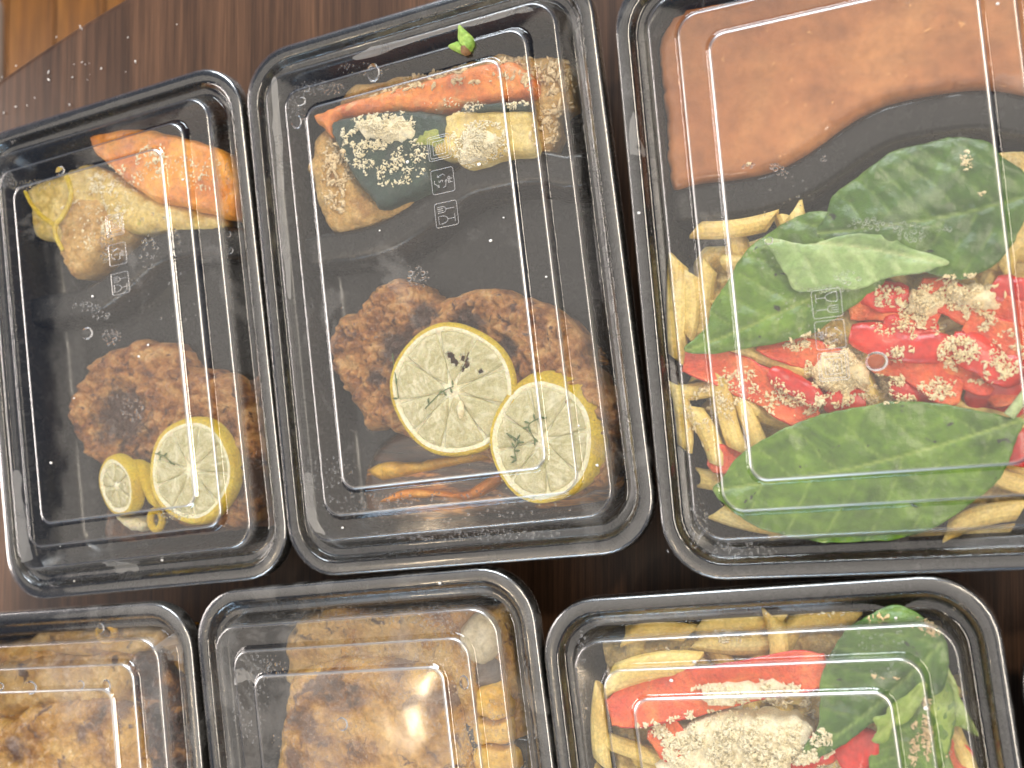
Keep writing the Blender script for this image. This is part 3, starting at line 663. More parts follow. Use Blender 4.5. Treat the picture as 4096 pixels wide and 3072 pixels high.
tag(pillow('meat_juice', [l2w(1, p) for p in [(-52, -62), (-30, -52), (20, -40), (52, -30), (60, -50), (60, -84), (50, -94), (0, -96), (-50, -94), (-60, -84)]], -30, 6, M['juice'], r=5, amp=.8, nscale=.05, step=2.5),
    'dark meat juice with painted orange reflections under the patty of the upper middle box', 'meat juice')
tag(pillow('orange_streak', A4([(570, 1090), (640, 1050), (820, 1040), (1000, 1010), (1150, 970), (1180, 1020), (1000, 1060), (830, 1090), (640, 1130)], -20), -20, 4, M['squash'], r=3, amp=1, jit=.8),
    'amber streak shaped for a reflection in the juice just below the left lemon slice', 'orange streak')  # solid streak standing in for an orange reflection on the juice
tag(pillow('orange_streak', A4([(620, 1240), (740, 1180), (860, 1180), (1010, 1200), (1180, 1110), (1240, 1130), (1080, 1230), (900, 1215), (760, 1225)], -22), -22, 4, M['carrot'], r=3, amp=1, jit=.8),
    'bent orange streak in the juice near the bottom wall of the upper middle box', 'orange streak')  # bent streak shape in orange, lying in the juice
c = at4(985, 688, -4)
lemon(c, 26.6, R(8), R(2), R(2), -5, 'large flat lemon slice with a pale seed in the upper middle box', T=4.5, holes=((1.5, 13.5, 1.8), (3, 11, 1.8), (7.5, 12, 2.0), (8, 9.5, 1.6), (6, 8, 1.2), (13.5, 5.5, 1.1)), seed=3, rind=.055, pith=.075)
sd = mesh_obj('lemon_seed', *[(lambda V, F, c: ([(c[0]+p[0]*1.5, c[1]+p[1]*3.8, c[2]+p[2]*.9) for p in V], F))(ICO2[0], ICO2[1], (*at4(1035, 785, -4), RIM-4.3))][0], M['seed'], loc=(*at4(1035, 785, -4), RIM-4.3))
tag(sd, 'pale seed lying on the large flat lemon slice', 'lemon seed')
c = at4(1432, 935, -6)
lemon(c, 21.0, R(10), R(-3), R(9), -6.5, 'thick lemon slice with broad yellow rind, carrying thyme, right of the large flat slice', T=9, ry=24.0, seed=6, rind=.07, pith=.10, n=8, shift=(4.5, 3.4), grow=.05)
# ------------------------------------------------------------------ box 1 (top left)
tag(pillow('breaded_slice', A1([(150, 830), (300, 760), (440, 690), (560, 690), (700, 760), (900, 870), (1100, 940), (1300, 985), (1310, 1085), (1000, 1095), (700, 1100), (660, 1170), (560, 1250), (440, 1370), (370, 1290), (340, 1150), (190, 1130), (165, 960)], -14), -14, 8, M['zucchini_flesh'], amp=1.4, rough2=1.5, jit=1.4, r=5, cell=.9, cs=.2, step=1.2),
    'pale yellow crumbed slice below the orange squash in the top left box', 'breaded slice', 'breaded vegetable slices')
q = pillow('squash_slice', A1([(520, 520), (540, 600), (600, 665), (700, 755), (800, 835), (920, 905), (1100, 945), (1250, 985), (1360, 1010), (1420, 960), (1410, 800), (1340, 625), (1250, 570), (1100, 520), (950, 490), (850, 465), (640, 470), (540, 500)], -9), -9, 6, M['carrot'], amp=1.0, r=4, jit=.8)
tag(q, 'amber squash slice sprinkled with cheese at the top of the top left box', 'squash slice', 'orange squash slices')
tag(pillow('breaded_slice', A1([(330, 1010), (420, 900), (560, 900), (640, 1010), (720, 1100), (640, 1180), (560, 1250), (440, 1370), (370, 1290), (345, 1150)], -10.5), -10.5, 6, M['breading'], amp=1.2, rough2=1.6, jit=2.2, r=4, cell=1.4, cs=.25, step=1.1), 'ragged golden crumbed piece under the yellow peel in the top left box', 'breaded slice', 'breaded vegetable slices')
o = rope(cr3(in3(A1, [(400, 760), (430, 850), (420, 920), (380, 1000), (335, 1060), (340, 1130), (380, 1210)], -8)), 1.5, 1.2, M['rind'], 'lemon_peel_curl', flat=.6); tag(o, 'bright yellow curl of peel standing across the crumbed slice of the top left box', 'lemon peel', 'yellow peel curls')
o = rope(cr3(in3(A1, [(150, 850), (190, 930), (250, 1000), (325, 1055)], -9)), 1.0, 1.3, M['rind'], 'lemon_peel_curl', flat=.6); tag(o, 'thinner yellow peel curl meeting the bright one from the left', 'lemon peel', 'yellow peel curls')
PC = A2([(660, 650)], -18)[0]
p1 = pillow('meat_patty', A2([(340, 560), (400, 430), (500, 310), (650, 240), (750, 215), (900, 250), (980, 320), (1040, 370), (1200, 400), (1290, 500), (1350, 620), (1420, 800), (1420, 1000), (1380, 1180), (1300, 1280), (1150, 1270), (900, 1230), (700, 1000), (500, 920), (420, 830), (350, 700)], -18), -19, 14, M['patty'], amp=2.2, nscale=.10, rough2=2.2, step=.9, jit=2.6, r=7, cell=2.6, cs=.19, zoff=lambda x, y: -3.0*max(0, 1-math.hypot(x-PC[0], y-PC[1])/19)**.5, brown=[(*PC, 23), (*A2([(1350, 1000)], -18)[0], 16), (*A2([(800, 950)], -18)[0], 14)])
tag(p1, 'browned patty with a dark sunken middle in the top left box', 'patty', 'browned patties')
tag(pillow('meat_juice', [l2w(0, p) for p in [(-40, -62), (0, -50), (54, -20), (58, -84), (48, -92), (-42, -92), (-50, -80)]], -33, 5, M['patty_dark'], r=5, amp=.8, step=3),
    'dark juice covering the bottom of the top left box', 'meat juice')
lemon(at2(1055, 940, -9), 20.6, R(15), R(-4), R(12), -9, 'round lemon slice with thick rind at the patty edge of the top left box', T=7, ry=22.6, seed=11, rind=.08, pith=.08, shift=(1.5, .5), grow=.06)
lemon(at2(640, 1030, -10), 13.6, R(-30), R(14), R(-10), -10, 'small pale lemon slice left of the round one in the top left box', T=6, ry=13.8, seed=14, rind=.09, pith=.16, n=7, grow=.08)
q = pillow('lemon_wedge', A2([(690, 880), (760, 910), (830, 1000), (880, 1100), (870, 1160), (800, 1130), (740, 1010), (680, 930)], -9), -9, 6, M['rind'], r=4, amp=.4, jit=.4); tag(q, 'bright yellow rind piece wedged between the two lemon slices of the top left box', 'lemon rind')
def ring(A, x, y, z, r_, t, mat, name, label, cat, group=None, ey=1.0):
    c = A([(x, y)], z)[0]; pts = [(c[0]+r_*math.cos(a), c[1]+r_*ey*math.sin(a), z+RIM) for a in np.linspace(0, 2*math.pi, 25)]
    return tag(rope(pts, t, t, mat, name, k=10), label, cat, group)
ring(A2, 865, 1215, -14, 3.4, 1.7, M['rind'], 'lemon_peel_curl', 'small yellow ring of peel below the two lemon slices of the top left box', 'lemon peel', 'yellow peel curls', 1.3)
tag(pillow('onion_shred', A2([(620, 1200), (740, 1210), (800, 1240), (760, 1280), (690, 1265)], -15), -15, 3, M['pith'], r=2, amp=.6, jit=1), 'pale wet shred beside the small ring of peel', 'onion')

# ------------------------------------------------------------------ box 3 (top right): sauce, penne, peppers, basil
sp = []
for x, y in [(-68, 30.5), (-56, 31), (-42, 30), (-29, 30.6), (-20, 33), (-11, 37), (-2, 42), (7, 45.6), (16, 47.4), (34.7, 47.2), (46, 45.2), (56, 41.2), (66, 39)]:
    sp.append(l2w(2, (x*.985, y+2.4)))
sp += [l2w(2, p) for p in [(66.3, 60), (66.3, 88), (62, 96), (54, 99.4), (0, 99.4), (-54, 99.4), (-62, 96), (-66.3, 88), (-66.3, 60)]]
tag(pillow('orange_sauce', sp, -13.6, 6, M['sauce'], r=1.2, amp=.8, nscale=.03, step=3, jit=0, sm=2), 'smooth orange sauce filling the small compartment of the top right box', 'sauce')
PEN = []
def penne_mesh(L=36, r0=4.6, bend=.0, ridges=13):
    vs, fs = [], []; n = 52; m = 7
    for shell in (0, 1):
        for k in range(m):
            for i in range(n):
                a = 2*math.pi*i/n; rr = (r0*(1+.026*math.cos(ridges*a)) if shell == 0 else r0*.74)
                cut = .8*r0*math.cos(a)
                x = -L/2+L*k/(m-1); x += cut
                y = rr*math.cos(a); z = rr*math.sin(a)*.93
                vs.append((x, y+bend*(x/L*2)**2, z))
    for k in range(m-1):
        for i in range(n):
            j = (i+1) % n; fs.append((k*n+i, (k+1)*n+i, (k+1)*n+j, k*n+j)); o = m*n; fs.append((o+k*n+i, o+k*n+j, o+(k+1)*n+j, o+(k+1)*n+i))
    for i in range(n):
        j = (i+1) % n; o = m*n; fs.append((i, j, o+j, o+i)); k = (m-1)*n; fs.append((k+j, k+i, o+k+i, o+k+j))
    return vs, fs
PM = [penne_mesh(34, 4.1, 1.5), penne_mesh(30, 4.3, -2.0), penne_mesh(38, 3.9, .6)]
PME = []
for k, (v, f) in enumerate(PM):
    me = bpy.data.meshes.new('penne'); me.from_pydata([tuple(c*MM for c in p) for p in v], [], f); me.polygons.foreach_set('use_smooth', [True]*len(me.polygons)); me.materials.append(M['penne']); PME.append(me)
def penne(x, y, z, rz, tilt=0, roll=0, kind=0, label='penne tube half buried in the pasta bed of the top right box', group='penne in the top right box', s=1.0):
    o = bpy.data.objects.new('penne', PME[kind]); col.objects.link(o); o.location = Vector((x, y, z+RIM))*MM; o.rotation_euler = Euler((roll, tilt, rz)); o.scale = (s, s, s)
    mt = Matrix.Translation((x, y, z+RIM)) @ Euler((roll, tilt, rz)).to_matrix().to_4x4() @ Matrix.Scale(s, 4)
    FOOD.append(([tuple(mt @ Vector(p)) for p in PM[kind][0]], PM[kind][1]))
    tag(o, label, 'pasta', group); PEN.append(o); return o
def pen_px(A, x0, y0, x1, y1, z, **k):
    a, b = A([(x0, y0)], z)[0], A([(x1, y1)], z)[0]; L = math.hypot(a[0]-b[0], a[1]-b[1]); kind = k.pop('kind', 0)
    return penne((a[0]+b[0])/2, (a[1]+b[1])/2, z, math.atan2(b[1]-a[1], b[0]-a[0]), kind=kind, s=max(.8, min(1.25, L/36)), **k)
rp = random.Random(5)
base3 = pillow('cheesy_pasta_bed', [l2w(2, p) for p in [(-60, 8), (-40, 10), (0, 14), (30, 24), (58, 22), (60, -30), (58, -84), (48, -93), (-50, -93), (-60, -84), (-63, -20)]], -15, 10, M['pasta_mass'], r=5, amp=1.5, rough2=2.5, step=1.5, jit=2, cell=2.5, cs=.16)
tag(base3, 'mass of cheese coated pasta scraps at the bottom of the top right box', 'pasta', kind='stuff')
for k in range(62):
    lx, ly = rp.uniform(-50, 52), rp.uniform(-84, 2)
    x, y = l2w(2, (lx, ly)); penne(x, y, rp.uniform(-15, -11.5), rp.uniform(0, 3.14), rp.uniform(-.09, .09), rp.uniform(0, 6), kind=k % 3)
for a, lb in [((265, -60, 262, 420, -8), 'longest upright penne, leftmost in the top right box, pointed at its lower end'), ((340, -40, 345, 330, -9), 'upright penne just right of the leftmost one in the top right box'), ((400, 300, 410, -60, -11), 'upright penne partly under the left basil tip'), ((270, 560, 320, 860, -9), 'short steep penne at the left wall, below the pepper strip'),
  ((330, 600, 560, 560, -9), 'penne lying level just below the broad pepper strip at the left'), ((380, 720, 470, 900, -8), 'slanted penne above the short bright red pepper end'), ((500, 620, 540, 800, -7), 'cheesy penne nearest the large lower basil leaf on its left'), ((480, 1230, 840, 1300, -9), 'penne under the lower left edge of the largest basil leaf'),
  ((640, 760, 700, 900, -9), 'penne end tucked under the top left of the largest basil leaf'), ((1640, 1280, 2000, 1180, -9), 'long smooth penne at the bottom right of the largest basil leaf'), ((1900, 1030, 2080, 1090, -10), 'penne crossing the right picture edge below the largest leaf'), ((650, 400, 860, 480, -8), 'penne end between the left basil leaf and the dark crimson pepper'),
  ((1600, 640, 1800, 700, -10), 'penne showing in the gap above the right half of the largest leaf'), ((1500, 1340, 1900, 1330, -12), 'lowest penne along the bottom wall of the top right box')]:
    pen_px(A6, *a, kind=rp.randrange(3), label=lb, group='edge penne in the top right box')
pen_px(A5, 540, 1185, 830, 1150, -9, label='shiny penne tube just below the dark divider of the top right box')
def strip(A, pts, z, wdt, label, group, flip=False, T=2.6, twist=.35, skin_up=False):
    wdt *= 1.28 if wdt < 15 else 1.0
    P3 = cr3(in3(A, pts, z), 7); n = len(P3); prof = []
    for k in range(14):
        a = 2*math.pi*k/14; cx, sx = math.cos(a), math.sin(a); prof.append((math.copysign(abs(cx)**.65, cx), math.copysign(abs(sx)**.8, sx)))
    vs, fs, fm = [], [], []
    ph = random.uniform(0, 6)
    for i, p in enumerate(P3):
        a, b = Vector(P3[max(i-1, 0)]), Vector(P3[min(i+1, n-1)]); t = (b-a).normalized(); s = t.cross(Vector((0, 0, 1))).normalized(); u = s.cross(t)
        e = min(1, math.sin(math.pi*min(max(i/(n-1), .035), .965))**.28+.06)*(1+.10*mn.noise(Vector((i*.35, ph, 2)))); tw = twist*math.sin(i*.25+ph)
        s2 = s*math.cos(tw)+u*math.sin(tw); u2 = -s*math.sin(tw)+u*math.cos(tw)
        for cx, sx in prof:
            ww = wdt/2*e*(1+.06*mn.noise(Vector((i*.4, cx, ph)))); q = Vector(p)+s2*cx*ww+u2*(sx*T/2*e-1.5*(1-cx*cx)*(1 if not skin_up else -1))+Vector((0, 0, .3*math.sin(i*.5+ph)))
            vs.append(tuple(q))
    K = 14
    for i in range(n-1):
        for k in range(K):
            fs.append((i*K+k, i*K+(k+1) % K, (i+1)*K+(k+1) % K, (i+1)*K+k)); fm.append((1 if 1 <= k <= 5 else 0) if not skin_up else (0 if 0 <= k <= 6 else 1))
    fs.append(tuple(reversed(range(K)))); fm.append(1); fs.append(tuple((n-1)*K+k for k in range(K))); fm.append(1)
    o = mesh_obj('pepper_strip', vs, fs, None, loc=P3[n//2], solid=True, mats=[M['pepper_skin'], M['pepper_flesh']], fm=fm)
    return tag(o, label, 'pepper strip', group)
G3 = 'red pepper strips in the top right box'
for pts, z, wd, lb, su in [
  ([(300, 440), (480, 470), (640, 540), (760, 600), (880, 690), (960, 750)], -5, 11, 'broad orange red pepper strip running down from the left wall of the top right box', False),
  ([(740, 490), (830, 540), (930, 600), (1010, 660)], -4, 6, 'dark crimson pepper strip lying on the upper side of the broad orange red one', True),
  ([(680, 340), (850, 375), (1000, 430), (1150, 470)], -5, 9, 'pepper strip starting beneath the tip of the left basil leaf', False),
  ([(1150, 300), (1300, 330), (1500, 370), (1680, 360)], -3, 9, 'glossy pepper strip above the round water drop of the top right box', True),
  ([(1140, 180), (1300, 150), (1480, 190), (1600, 230)], -4, 9, 'pepper strip just below the stacked basil leaves', False),
  ([(1380, 420), (1520, 500), (1640, 580), (1720, 600)], -4, 9, 'pepper strip sloping right of the round water drop', False),
  ([(1500, 60), (1640, 110), (1780, 190), (1900, 230)], -3, 9, 'cheese covered pepper strip near the upper right of the pile', False),
  ([(1660, 340), (1800, 400), (1920, 470), (2040, 500)], -4, 10, 'wide pepper strip under two lumps of cheese by the right of the pile', True),
  ([(1740, 240), (1860, 290), (1960, 320), (2070, 400)], -3, 8, 'pepper strip crossing above the wide one at the right', False),
  ([(1880, 40), (1980, 90), (2080, 90)], -3, 8, 'pepper strip poking out at the right edge of the picture below the basil', True),
  ([(1350, 560), (1480, 570), (1600, 610)], -7, 9, 'deep red pepper piece in the gap above the large lower basil leaf', True),
  ([(1750, 560), (1900, 600), (2060, 640)], -8, 13, 'shadowed maroon pepper strip right above the large lower basil leaf', True),
  ([(1020, 640), (1110, 650), (1230, 640)], -6, 8, 'short pepper piece half hidden by cheese above the large lower leaf', True),
  ([(420, 930), (500, 940), (620, 950)], -6, 8, 'short bright red pepper end left of the large lower basil leaf', False),
  ([(1950, 830), (2020, 880), (2100, 910)], -7, 10, 'red pepper strip at the right edge beside the large lower leaf', True),
  ([(1850, 640), (1960, 560), (2070, 520)], -6, 9, 'pepper strip turned upward at the far right under cheese', False)]:
    strip(A6, pts, z, wd, lb, G3, skin_up=su)
for pts, z, wd, lb, su in [([(900, 420), (1040, 520), (1150, 600)], -7, 10, 'pepper strip mostly buried beneath the cream cheese mound at centre', False), ([(1250, 430), (1400, 440), (1560, 470)], -6, 9, 'pepper strip lying in the middle of the pile below the glossy one', False), ([(1320, 240), (1480, 290), (1600, 300)], -5, 8, 'thin pepper strip between the stacked leaves and the glossy strip', True), ([(1560, 500), (1740, 480), (1900, 560)], -5, 11, 'orange tinted pepper strip low at the right of the pile', False), ([(1200, 60), (1330, 110), (1450, 110)], -5, 9, 'pepper strip end coming out from beneath the stacked leaves', True), ([(1800, 120), (1950, 200), (2080, 240)], -3, 9, 'pepper strip beneath the cheese mound at the top right of the pile', False)]:
    strip(A6, pts, z, wd, lb, G3, skin_up=su)

# ------------------------------------------------------------------ box 6 (lower right)
base6 = pillow('cheesy_pasta_bed', [l2w(5, p) for p in [(-58, 92), (0, 96), (54, 92), (61, 84), (60, -84), (48, -94), (-48, -94), (-60, -84), (-62, 84)]], -16, 10, M['pasta_mass'], r=5, amp=1.5, rough2=2.5, step=1.5, jit=2, cell=2.5, cs=.16)
tag(base6, 'mass of cheese coated pasta scraps at the bottom of the lower right box', 'pasta', kind='stuff')
G6 = 'penne in the lower right box'
for k in range(34):
    x, y = l2w(5, (rp.uniform(-52, 52), rp.uniform(30, 86))); penne(x, y, rp.uniform(-18, -13), rp.uniform(0, 3.14), rp.uniform(-.09, .09), rp.uniform(0, 6), kind=k % 3, label='penne tube half buried in the pasta bed of the lower right box', group=G6)
for a, lb in [((330, 560, 790, 470, -6), 'large yellow penne tube above the left end of the very broad pepper strip'),
     ((420, 360, 760, 350, -10), 'penne tube at the top left corner of the lower right box, its open end showing'),
     ((800, 330, 1130, 310, -11), 'penne tube in the middle of the top row of the lower right box'),
     ((1140, 320, 1470, 290, -11), 'penne tube at the right of the top row, touching the basil'),
     ((1125, 350, 1135, 530, -8), 'upright looking short penne between the top row and the pepper'),
     ((780, 420, 1080, 430, -12), 'shaded penne under the small white cheese lump'),
     ((330, 620, 330, 930, -8), 'penne standing along the left wall of the lower right box'),
     ((230, 880, 320, 1000, -12), 'pale penne tip poking left below the others in the lower right box'),
     ((400, 860, 620, 930, -9), 'wide pale penne below the left end of the pepper strip'),
     ((1890, 800, 1960, 960, -9), 'penne at the right edge of the food, below the basil')]:
    pen_px(A8, *a, kind=rp.randrange(3), label=lb, group=G6)
G6p = 'red pepper strips in the lower right box'
for pts, z, wd, lb, su in [
  ([(370, 720), (560, 670), (800, 620), (1100, 560), (1340, 520)], -3, 17, 'very broad red pepper strip across the lower right box', False),
  ([(570, 880), (640, 840), (700, 800)], -2, 11, 'short red pepper piece at the left of the cheese heap', False),
  ([(1390, 930), (1480, 890), (1570, 900)], -4, 14, 'red pepper piece under the pointed basil tip', True),
  ([(1840, 960), (1870, 900), (1900, 840)], -6, 13, 'red pepper piece at the right wall below the basil', False),
  ([(1170, 960), (1260, 900), (1380, 880)], -5, 9, 'red pepper sliver between cheese heap and basil', True)]:
    strip(A8, pts, z, wd, lb, G6p, skin_up=su)

# ------------------------------------------------------------------ boxes 4 and 5: glazed chicken
G5 = 'chicken pieces in the lower boxes'
tag(pillow('chicken_piece', A7([(1140, 330), (1210, 260), (1400, 250), (1600, 250), (1760, 270), (1820, 400), (1790, 560), (1500, 560), (1150, 560), (1130, 450)], -15), -16, 10, M['chicken_pale'], amp=2, rough2=2, jit=1.5, r=6), 'paler chicken piece behind the large one, against the top wall of the lower middle box', 'chicken', G5)
tag(pillow('chicken_piece', A7([(1040, 1150), (1070, 900), (1110, 700), (1130, 580), (1160, 500), (1300, 455), (1500, 440), (1700, 480), (1790, 560), (1830, 700), (1880, 900), (1880, 1150)], -7), -7, 14, M['chicken'], amp=2.5, nscale=.07, rough2=2.6, jit=1.6, r=9, step=1.2, cell=1.5, cs=.09, brown=[(*A7([(x, y)], -7)[0], q_) for x, y, q_ in ((1250, 700, 8), (1180, 850, 8), (1600, 470, 7), (1780, 600, 7), (1300, 520, 5))]), 'large glazed chicken piece filling the lower middle box', 'chicken', G5)
tag(pillow('onion_piece', A7([(1850, 300), (1910, 260), (1970, 300), (1990, 380), (1960, 450), (1900, 470), (1850, 420), (1830, 360)], -10), -10, 7, M['onion'], amp=1, r=5, jit=.8), 'pale onion piece in the top right corner of the lower middle box', 'onion')
tag(pillow('mushroom_piece', A7([(1900, 460), (1990, 440), (2010, 540), (1950, 570), (1900, 540)], -14), -14, 6, M['mushroom'], amp=1, r=4, jit=1), 'dark mushroom piece below the pale onion', 'mushroom')
for k, (pl_, lb) in enumerate([([(1900, 570), (1990, 545), (2030, 600), (2035, 680), (1950, 700), (1900, 660)], 'yellow squash cube nearest the mushroom, uppermost of three'), ([(1890, 690), (1960, 700), (2040, 690), (2050, 780), (1960, 800), (1890, 790)], 'yellow squash cube, middle of the three by the right wall'), ([(1890, 800), (1990, 795), (2060, 800), (2080, 900), (1900, 910)], 'yellow squash cube at the bottom edge of the picture, lowest of three')]):
    tag(pillow('squash_cube', A7(pl_, -10), -10-k*.4, 9, M['squash'], amp=1, rough2=1, r=4, jit=1.2), lb, 'squash cube', 'yellow squash cubes by the right wall')
tag(pillow('pan_juice', [l2w(4, p) for p in [(-30, 94), (0, 96), (54, 94), (61, 84), (60, -84), (48, -93), (-44, -93), (-50, -80), (-40, 0)]], -17, 6, M['chicken'], r=4, amp=1.5, step=2, cell=1.5, cs=.15), 'brown cooking juice around the chicken of the lower middle box', 'juice')
tag(pillow('chicken_piece', A7([(-120, 700), (20, 690), (90, 640), (250, 610), (420, 600), (520, 640), (560, 760), (560, 1000), (-120, 1000)], -9), -9, 12, M['chicken'], amp=2.5, nscale=.07, rough2=2.6, jit=1.6, r=8, step=1.3, cell=1.5, cs=.1, brown=[(*A7([(x, y)], -9)[0], q_) for x, y, q_ in ((60, 800, 9), (330, 740, 7), (480, 640, 7))]), 'amber glazed chicken piece in the bottom left box', 'chicken', G5)
tag(pillow('chicken_piece', A7([(-60, 480), (120, 430), (330, 410), (500, 430), (540, 560), (480, 640), (200, 640), (-60, 690)], -14), -14, 10, M['chicken_pale'], amp=2, rough2=2, jit=1.5, r=6), 'lighter chicken piece above the amber one in the bottom left box', 'chicken', G5)
tag(pillow('charred_chicken_piece', A7([(500, 440), (560, 400), (630, 420), (690, 520), (720, 650), (740, 780), (760, 1000), (600, 1000), (580, 850), (550, 700), (520, 560)], -9), -9, 12, M['char'], amp=2, rough2=3, jit=1.6, r=6), 'blackened glossy chicken piece along the right wall of the bottom left box', 'chicken', G5)
tag(pillow('pan_juice', [l2w(3, p) for p in [(-62, 84), (-52, 95), (0, 97), (52, 95), (61, 84), (60, -84), (48, -93), (-48, -93), (-60, -84)]], -17, 6, M['chicken'], r=4, amp=1.5, step=2, cell=1.5, cs=.15), 'amber cooking juice around the chicken of the bottom left box', 'juice')
tag(pillow('chicken_piece', A7([(120, 330), (250, 300), (420, 300), (600, 310), (650, 370), (600, 420), (400, 430), (200, 430), (100, 400)], -12), -12, 9, M['chicken_pale'], amp=1.5, rough2=2, jit=2, r=5, cell=1.2, cs=.2), 'narrow pale chicken piece along the top wall of the bottom left box', 'chicken', G5)
ring(A7, 430, 332, -9.5, 4.6, 1.8, M['squash'], 'squash_ring', 'single yellow squash ring at the top of the bottom left box', 'squash ring', None, .8)

build_bvh()
# ------------------------------------------------------------------ basil
def leaf(A, pts, z, base, tip, mat, label, curl=2.0, nv=6, name='basil_leaf', fold=1.0, tilt=(0, 0), step=1.0, rest=True):
    P = smooth_poly(A(pts, z), 5, .35)
    P = [(x+.35*mn.noise(Vector((x*.9, y*.9, 3))), y+.35*mn.noise(Vector((x*.9, y*.9, 8)))) for x, y in P]; V, tris = tri_fill(P, step)
    b = Vector(A([base], z)[0]); t = Vector(A([tip], z)[0]); L = (t-b).length; ax = (t-b)/L; nx = Vector((-ax.y, ax.x)); c = V.mean(0); sd_ = random.uniform(0, 30)
    d = bdist(V, P); H0 = []; vein = []
    for (x, y), dd in zip(V, d):
        q = Vector((x, y))-b; s = q.dot(ax); n = q.dot(nx); bow = .03*L*math.sin(math.pi*max(0, min(1, s/L))); n -= bow
        ph = (s-abs(n)*.62-.5*n*n/L)/L*nv*1.15+.22*mn.noise(Vector((s*.05, n*.09, sd_)))+(.35 if n > 0 else 0)
        sv = abs(ph-round(ph)); mid = math.exp(-(n/.45)**2)
        side = math.exp(-(sv*L/nv*.8/.32)**2)*.8 if 0 < s < L and abs(n) > .3 else 0
        puff = (math.sin(math.pi*(ph-math.floor(ph))))**.6*fold*min(1, abs(n)/3)*min(1, dd/3)
        h = puff-.6*mid+curl*(abs(n)/L*2.2)**1.6*-1+2.6*mn.noise(Vector((x*.055, y*.055, sd_)))+.9*mn.noise(Vector((x*.16, y*.16, sd_)))+.25*mn.noise(Vector((x*.5, y*.5, sd_)))+tilt[0]*(x-c[0])+tilt[1]*(y-c[1])
        H0.append(h); vein.append(min(1, max(mid, side*.6)))
    zs = np.array([z+RIM+h for h in H0])
    if rest:
        g = np.array([drop(x, y, -1e3) for x, y in V]); need = g+.5-zs
        lift = np.clip(need, 0, 4.0)
        nb = [[] for _ in V]
        for tr_ in tris:
            for i in range(3): nb[tr_[i]] += [tr_[(i+1) % 3], tr_[(i+2) % 3]]
        for _ in range(14): lift = np.array([max((lift[n_].mean() if len(n_) else l), 0)*.5+l*.5 for n_, l in zip(nb, lift)])
        zs = zs+lift
    vs = [(x, y, zz) for (x, y), zz in zip(V, zs)]; n0 = len(vs)
    vs += [(x, y, zz-.45) for x, y, zz in vs]; fs = list(tris)+[(a+n0, c_+n0, b_+n0) for a, b_, c_ in tris]
    cnt = {}
    for tr_ in tris:
        for a, b_ in ((tr_[0], tr_[1]), (tr_[1], tr_[2]), (tr_[2], tr_[0])): cnt.setdefault((min(a, b_), max(a, b_)), []).append((a, b_))
    for k, l in cnt.items():
        if len(l) == 1: a, b_ = l[0]; fs.append((b_, a, a+n0, b_+n0))
    o = mesh_obj(name, vs, fs, mat, loc=(c[0], c[1], z+RIM), solid=True)
    at_ = o.data.attributes.new('vein', 'FLOAT', 'POINT'); at_.data.foreach_set('value', vein+vein)
    tag(o, label, 'basil leaf', 'basil leaves'); return o
leaf(A6, [(305, 390), (370, 310), (425, 250), (435, 170), (480, 90), (540, 10), (600, -110), (700, -200), (850, -290), (1000, -330), (1250, -250), (1340, -60), (1300, 60), (1200, 130), (1050, 240), (900, 320), (650, 370), (450, 400)], -1, (1330, -100), (305, 390), M['basil'], 'green basil leaf whose tip points left to the pasta in the top right box', curl=3)
build_bvh()
leaf(A5, [(1100, 1190), (1160, 1080), (1180, 1000), (1220, 960), (1380, 850), (1500, 765), (1700, 715), (1800, 690), (1980, 720), (2050, 800), (2164, 880), (2200, 1000), (2150, 1160), (2050, 1320), (1900, 1410), (1780, 1420), (1500, 1330), (1200, 1250)], 1.5, (2190, 1000), (1100, 1190), M['basil_blue'], 'broad dark basil leaf uppermost at the right, touching the sauce divider', curl=2.5)
build_bvh()
leaf(A5, [(845, 1225), (900, 1215), (1000, 1240), (1100, 1240), (1250, 1200), (1450, 1200), (1600, 1270), (1780, 1335), (1700, 1375), (1600, 1400), (1430, 1425), (1350, 1470), (1180, 1485), (1000, 1480), (950, 1400), (890, 1310)], 3.5, (845, 1225), (1780, 1350), M['basil_pale'], 'small pale basil leaf lying underside up on the two larger leaves', curl=1.5, nv=5)
leaf(A6, [(450, 1100), (495, 1040), (570, 930), (700, 845), (850, 765), (1000, 712), (1200, 672), (1400, 645), (1600, 655), (1800, 692), (1950, 722), (2037, 740), (2005, 830), (1960, 960), (1880, 1080), (1750, 1180), (1600, 1280), (1400, 1345), (1100, 1370), (900, 1350), (700, 1300), (560, 1210)], 1.0, (2040, 735), (450, 1100), M['basil'], 'largest basil leaf lying across the bottom of the top right box', curl=3.5, nv=6, fold=.6)
o = rope(cr3(in3(A6, [(1960, 720), (2000, 670), (2060, 590), (2120, 520)], 1.5)), 1.8, 1.5, M['herb_stem_green'], 'basil_sprig'); tag(o, 'pale green basil stem leaving the right end of the largest leaf', 'basil sprig')
leaf(A8, [(1540, 850), (1650, 770), (1790, 640), (1850, 760), (1880, 900), (1880, 1050), (1560, 1050)], -1, (1800, 640), (1700, 1060), M['basil'], 'olive basil leaf hanging down to the bottom edge in the lower right box', curl=1)
build_bvh()
leaf(A8, [(1760, 560), (1850, 540), (1900, 640), (1905, 780), (1870, 920), (1800, 1020), (1700, 1010), (1720, 860), (1740, 700)], -2, (1830, 560), (1770, 1020), M['basil'], 'long basil leaf folded down behind the toothed small leaf, lower right box', curl=1.5)
build_bvh()
leaf(A8, [(1840, 480), (1900, 560), (1930, 660), (1980, 750), (2008, 815), (1960, 800), (1900, 780), (1880, 860), (1850, 900), (1800, 760), (1780, 560)], -3, (1840, 480), (2008, 815), M['basil_light'], 'narrow basil leaf with a jagged point against the right wall of the lower right box', curl=1)
build_bvh()
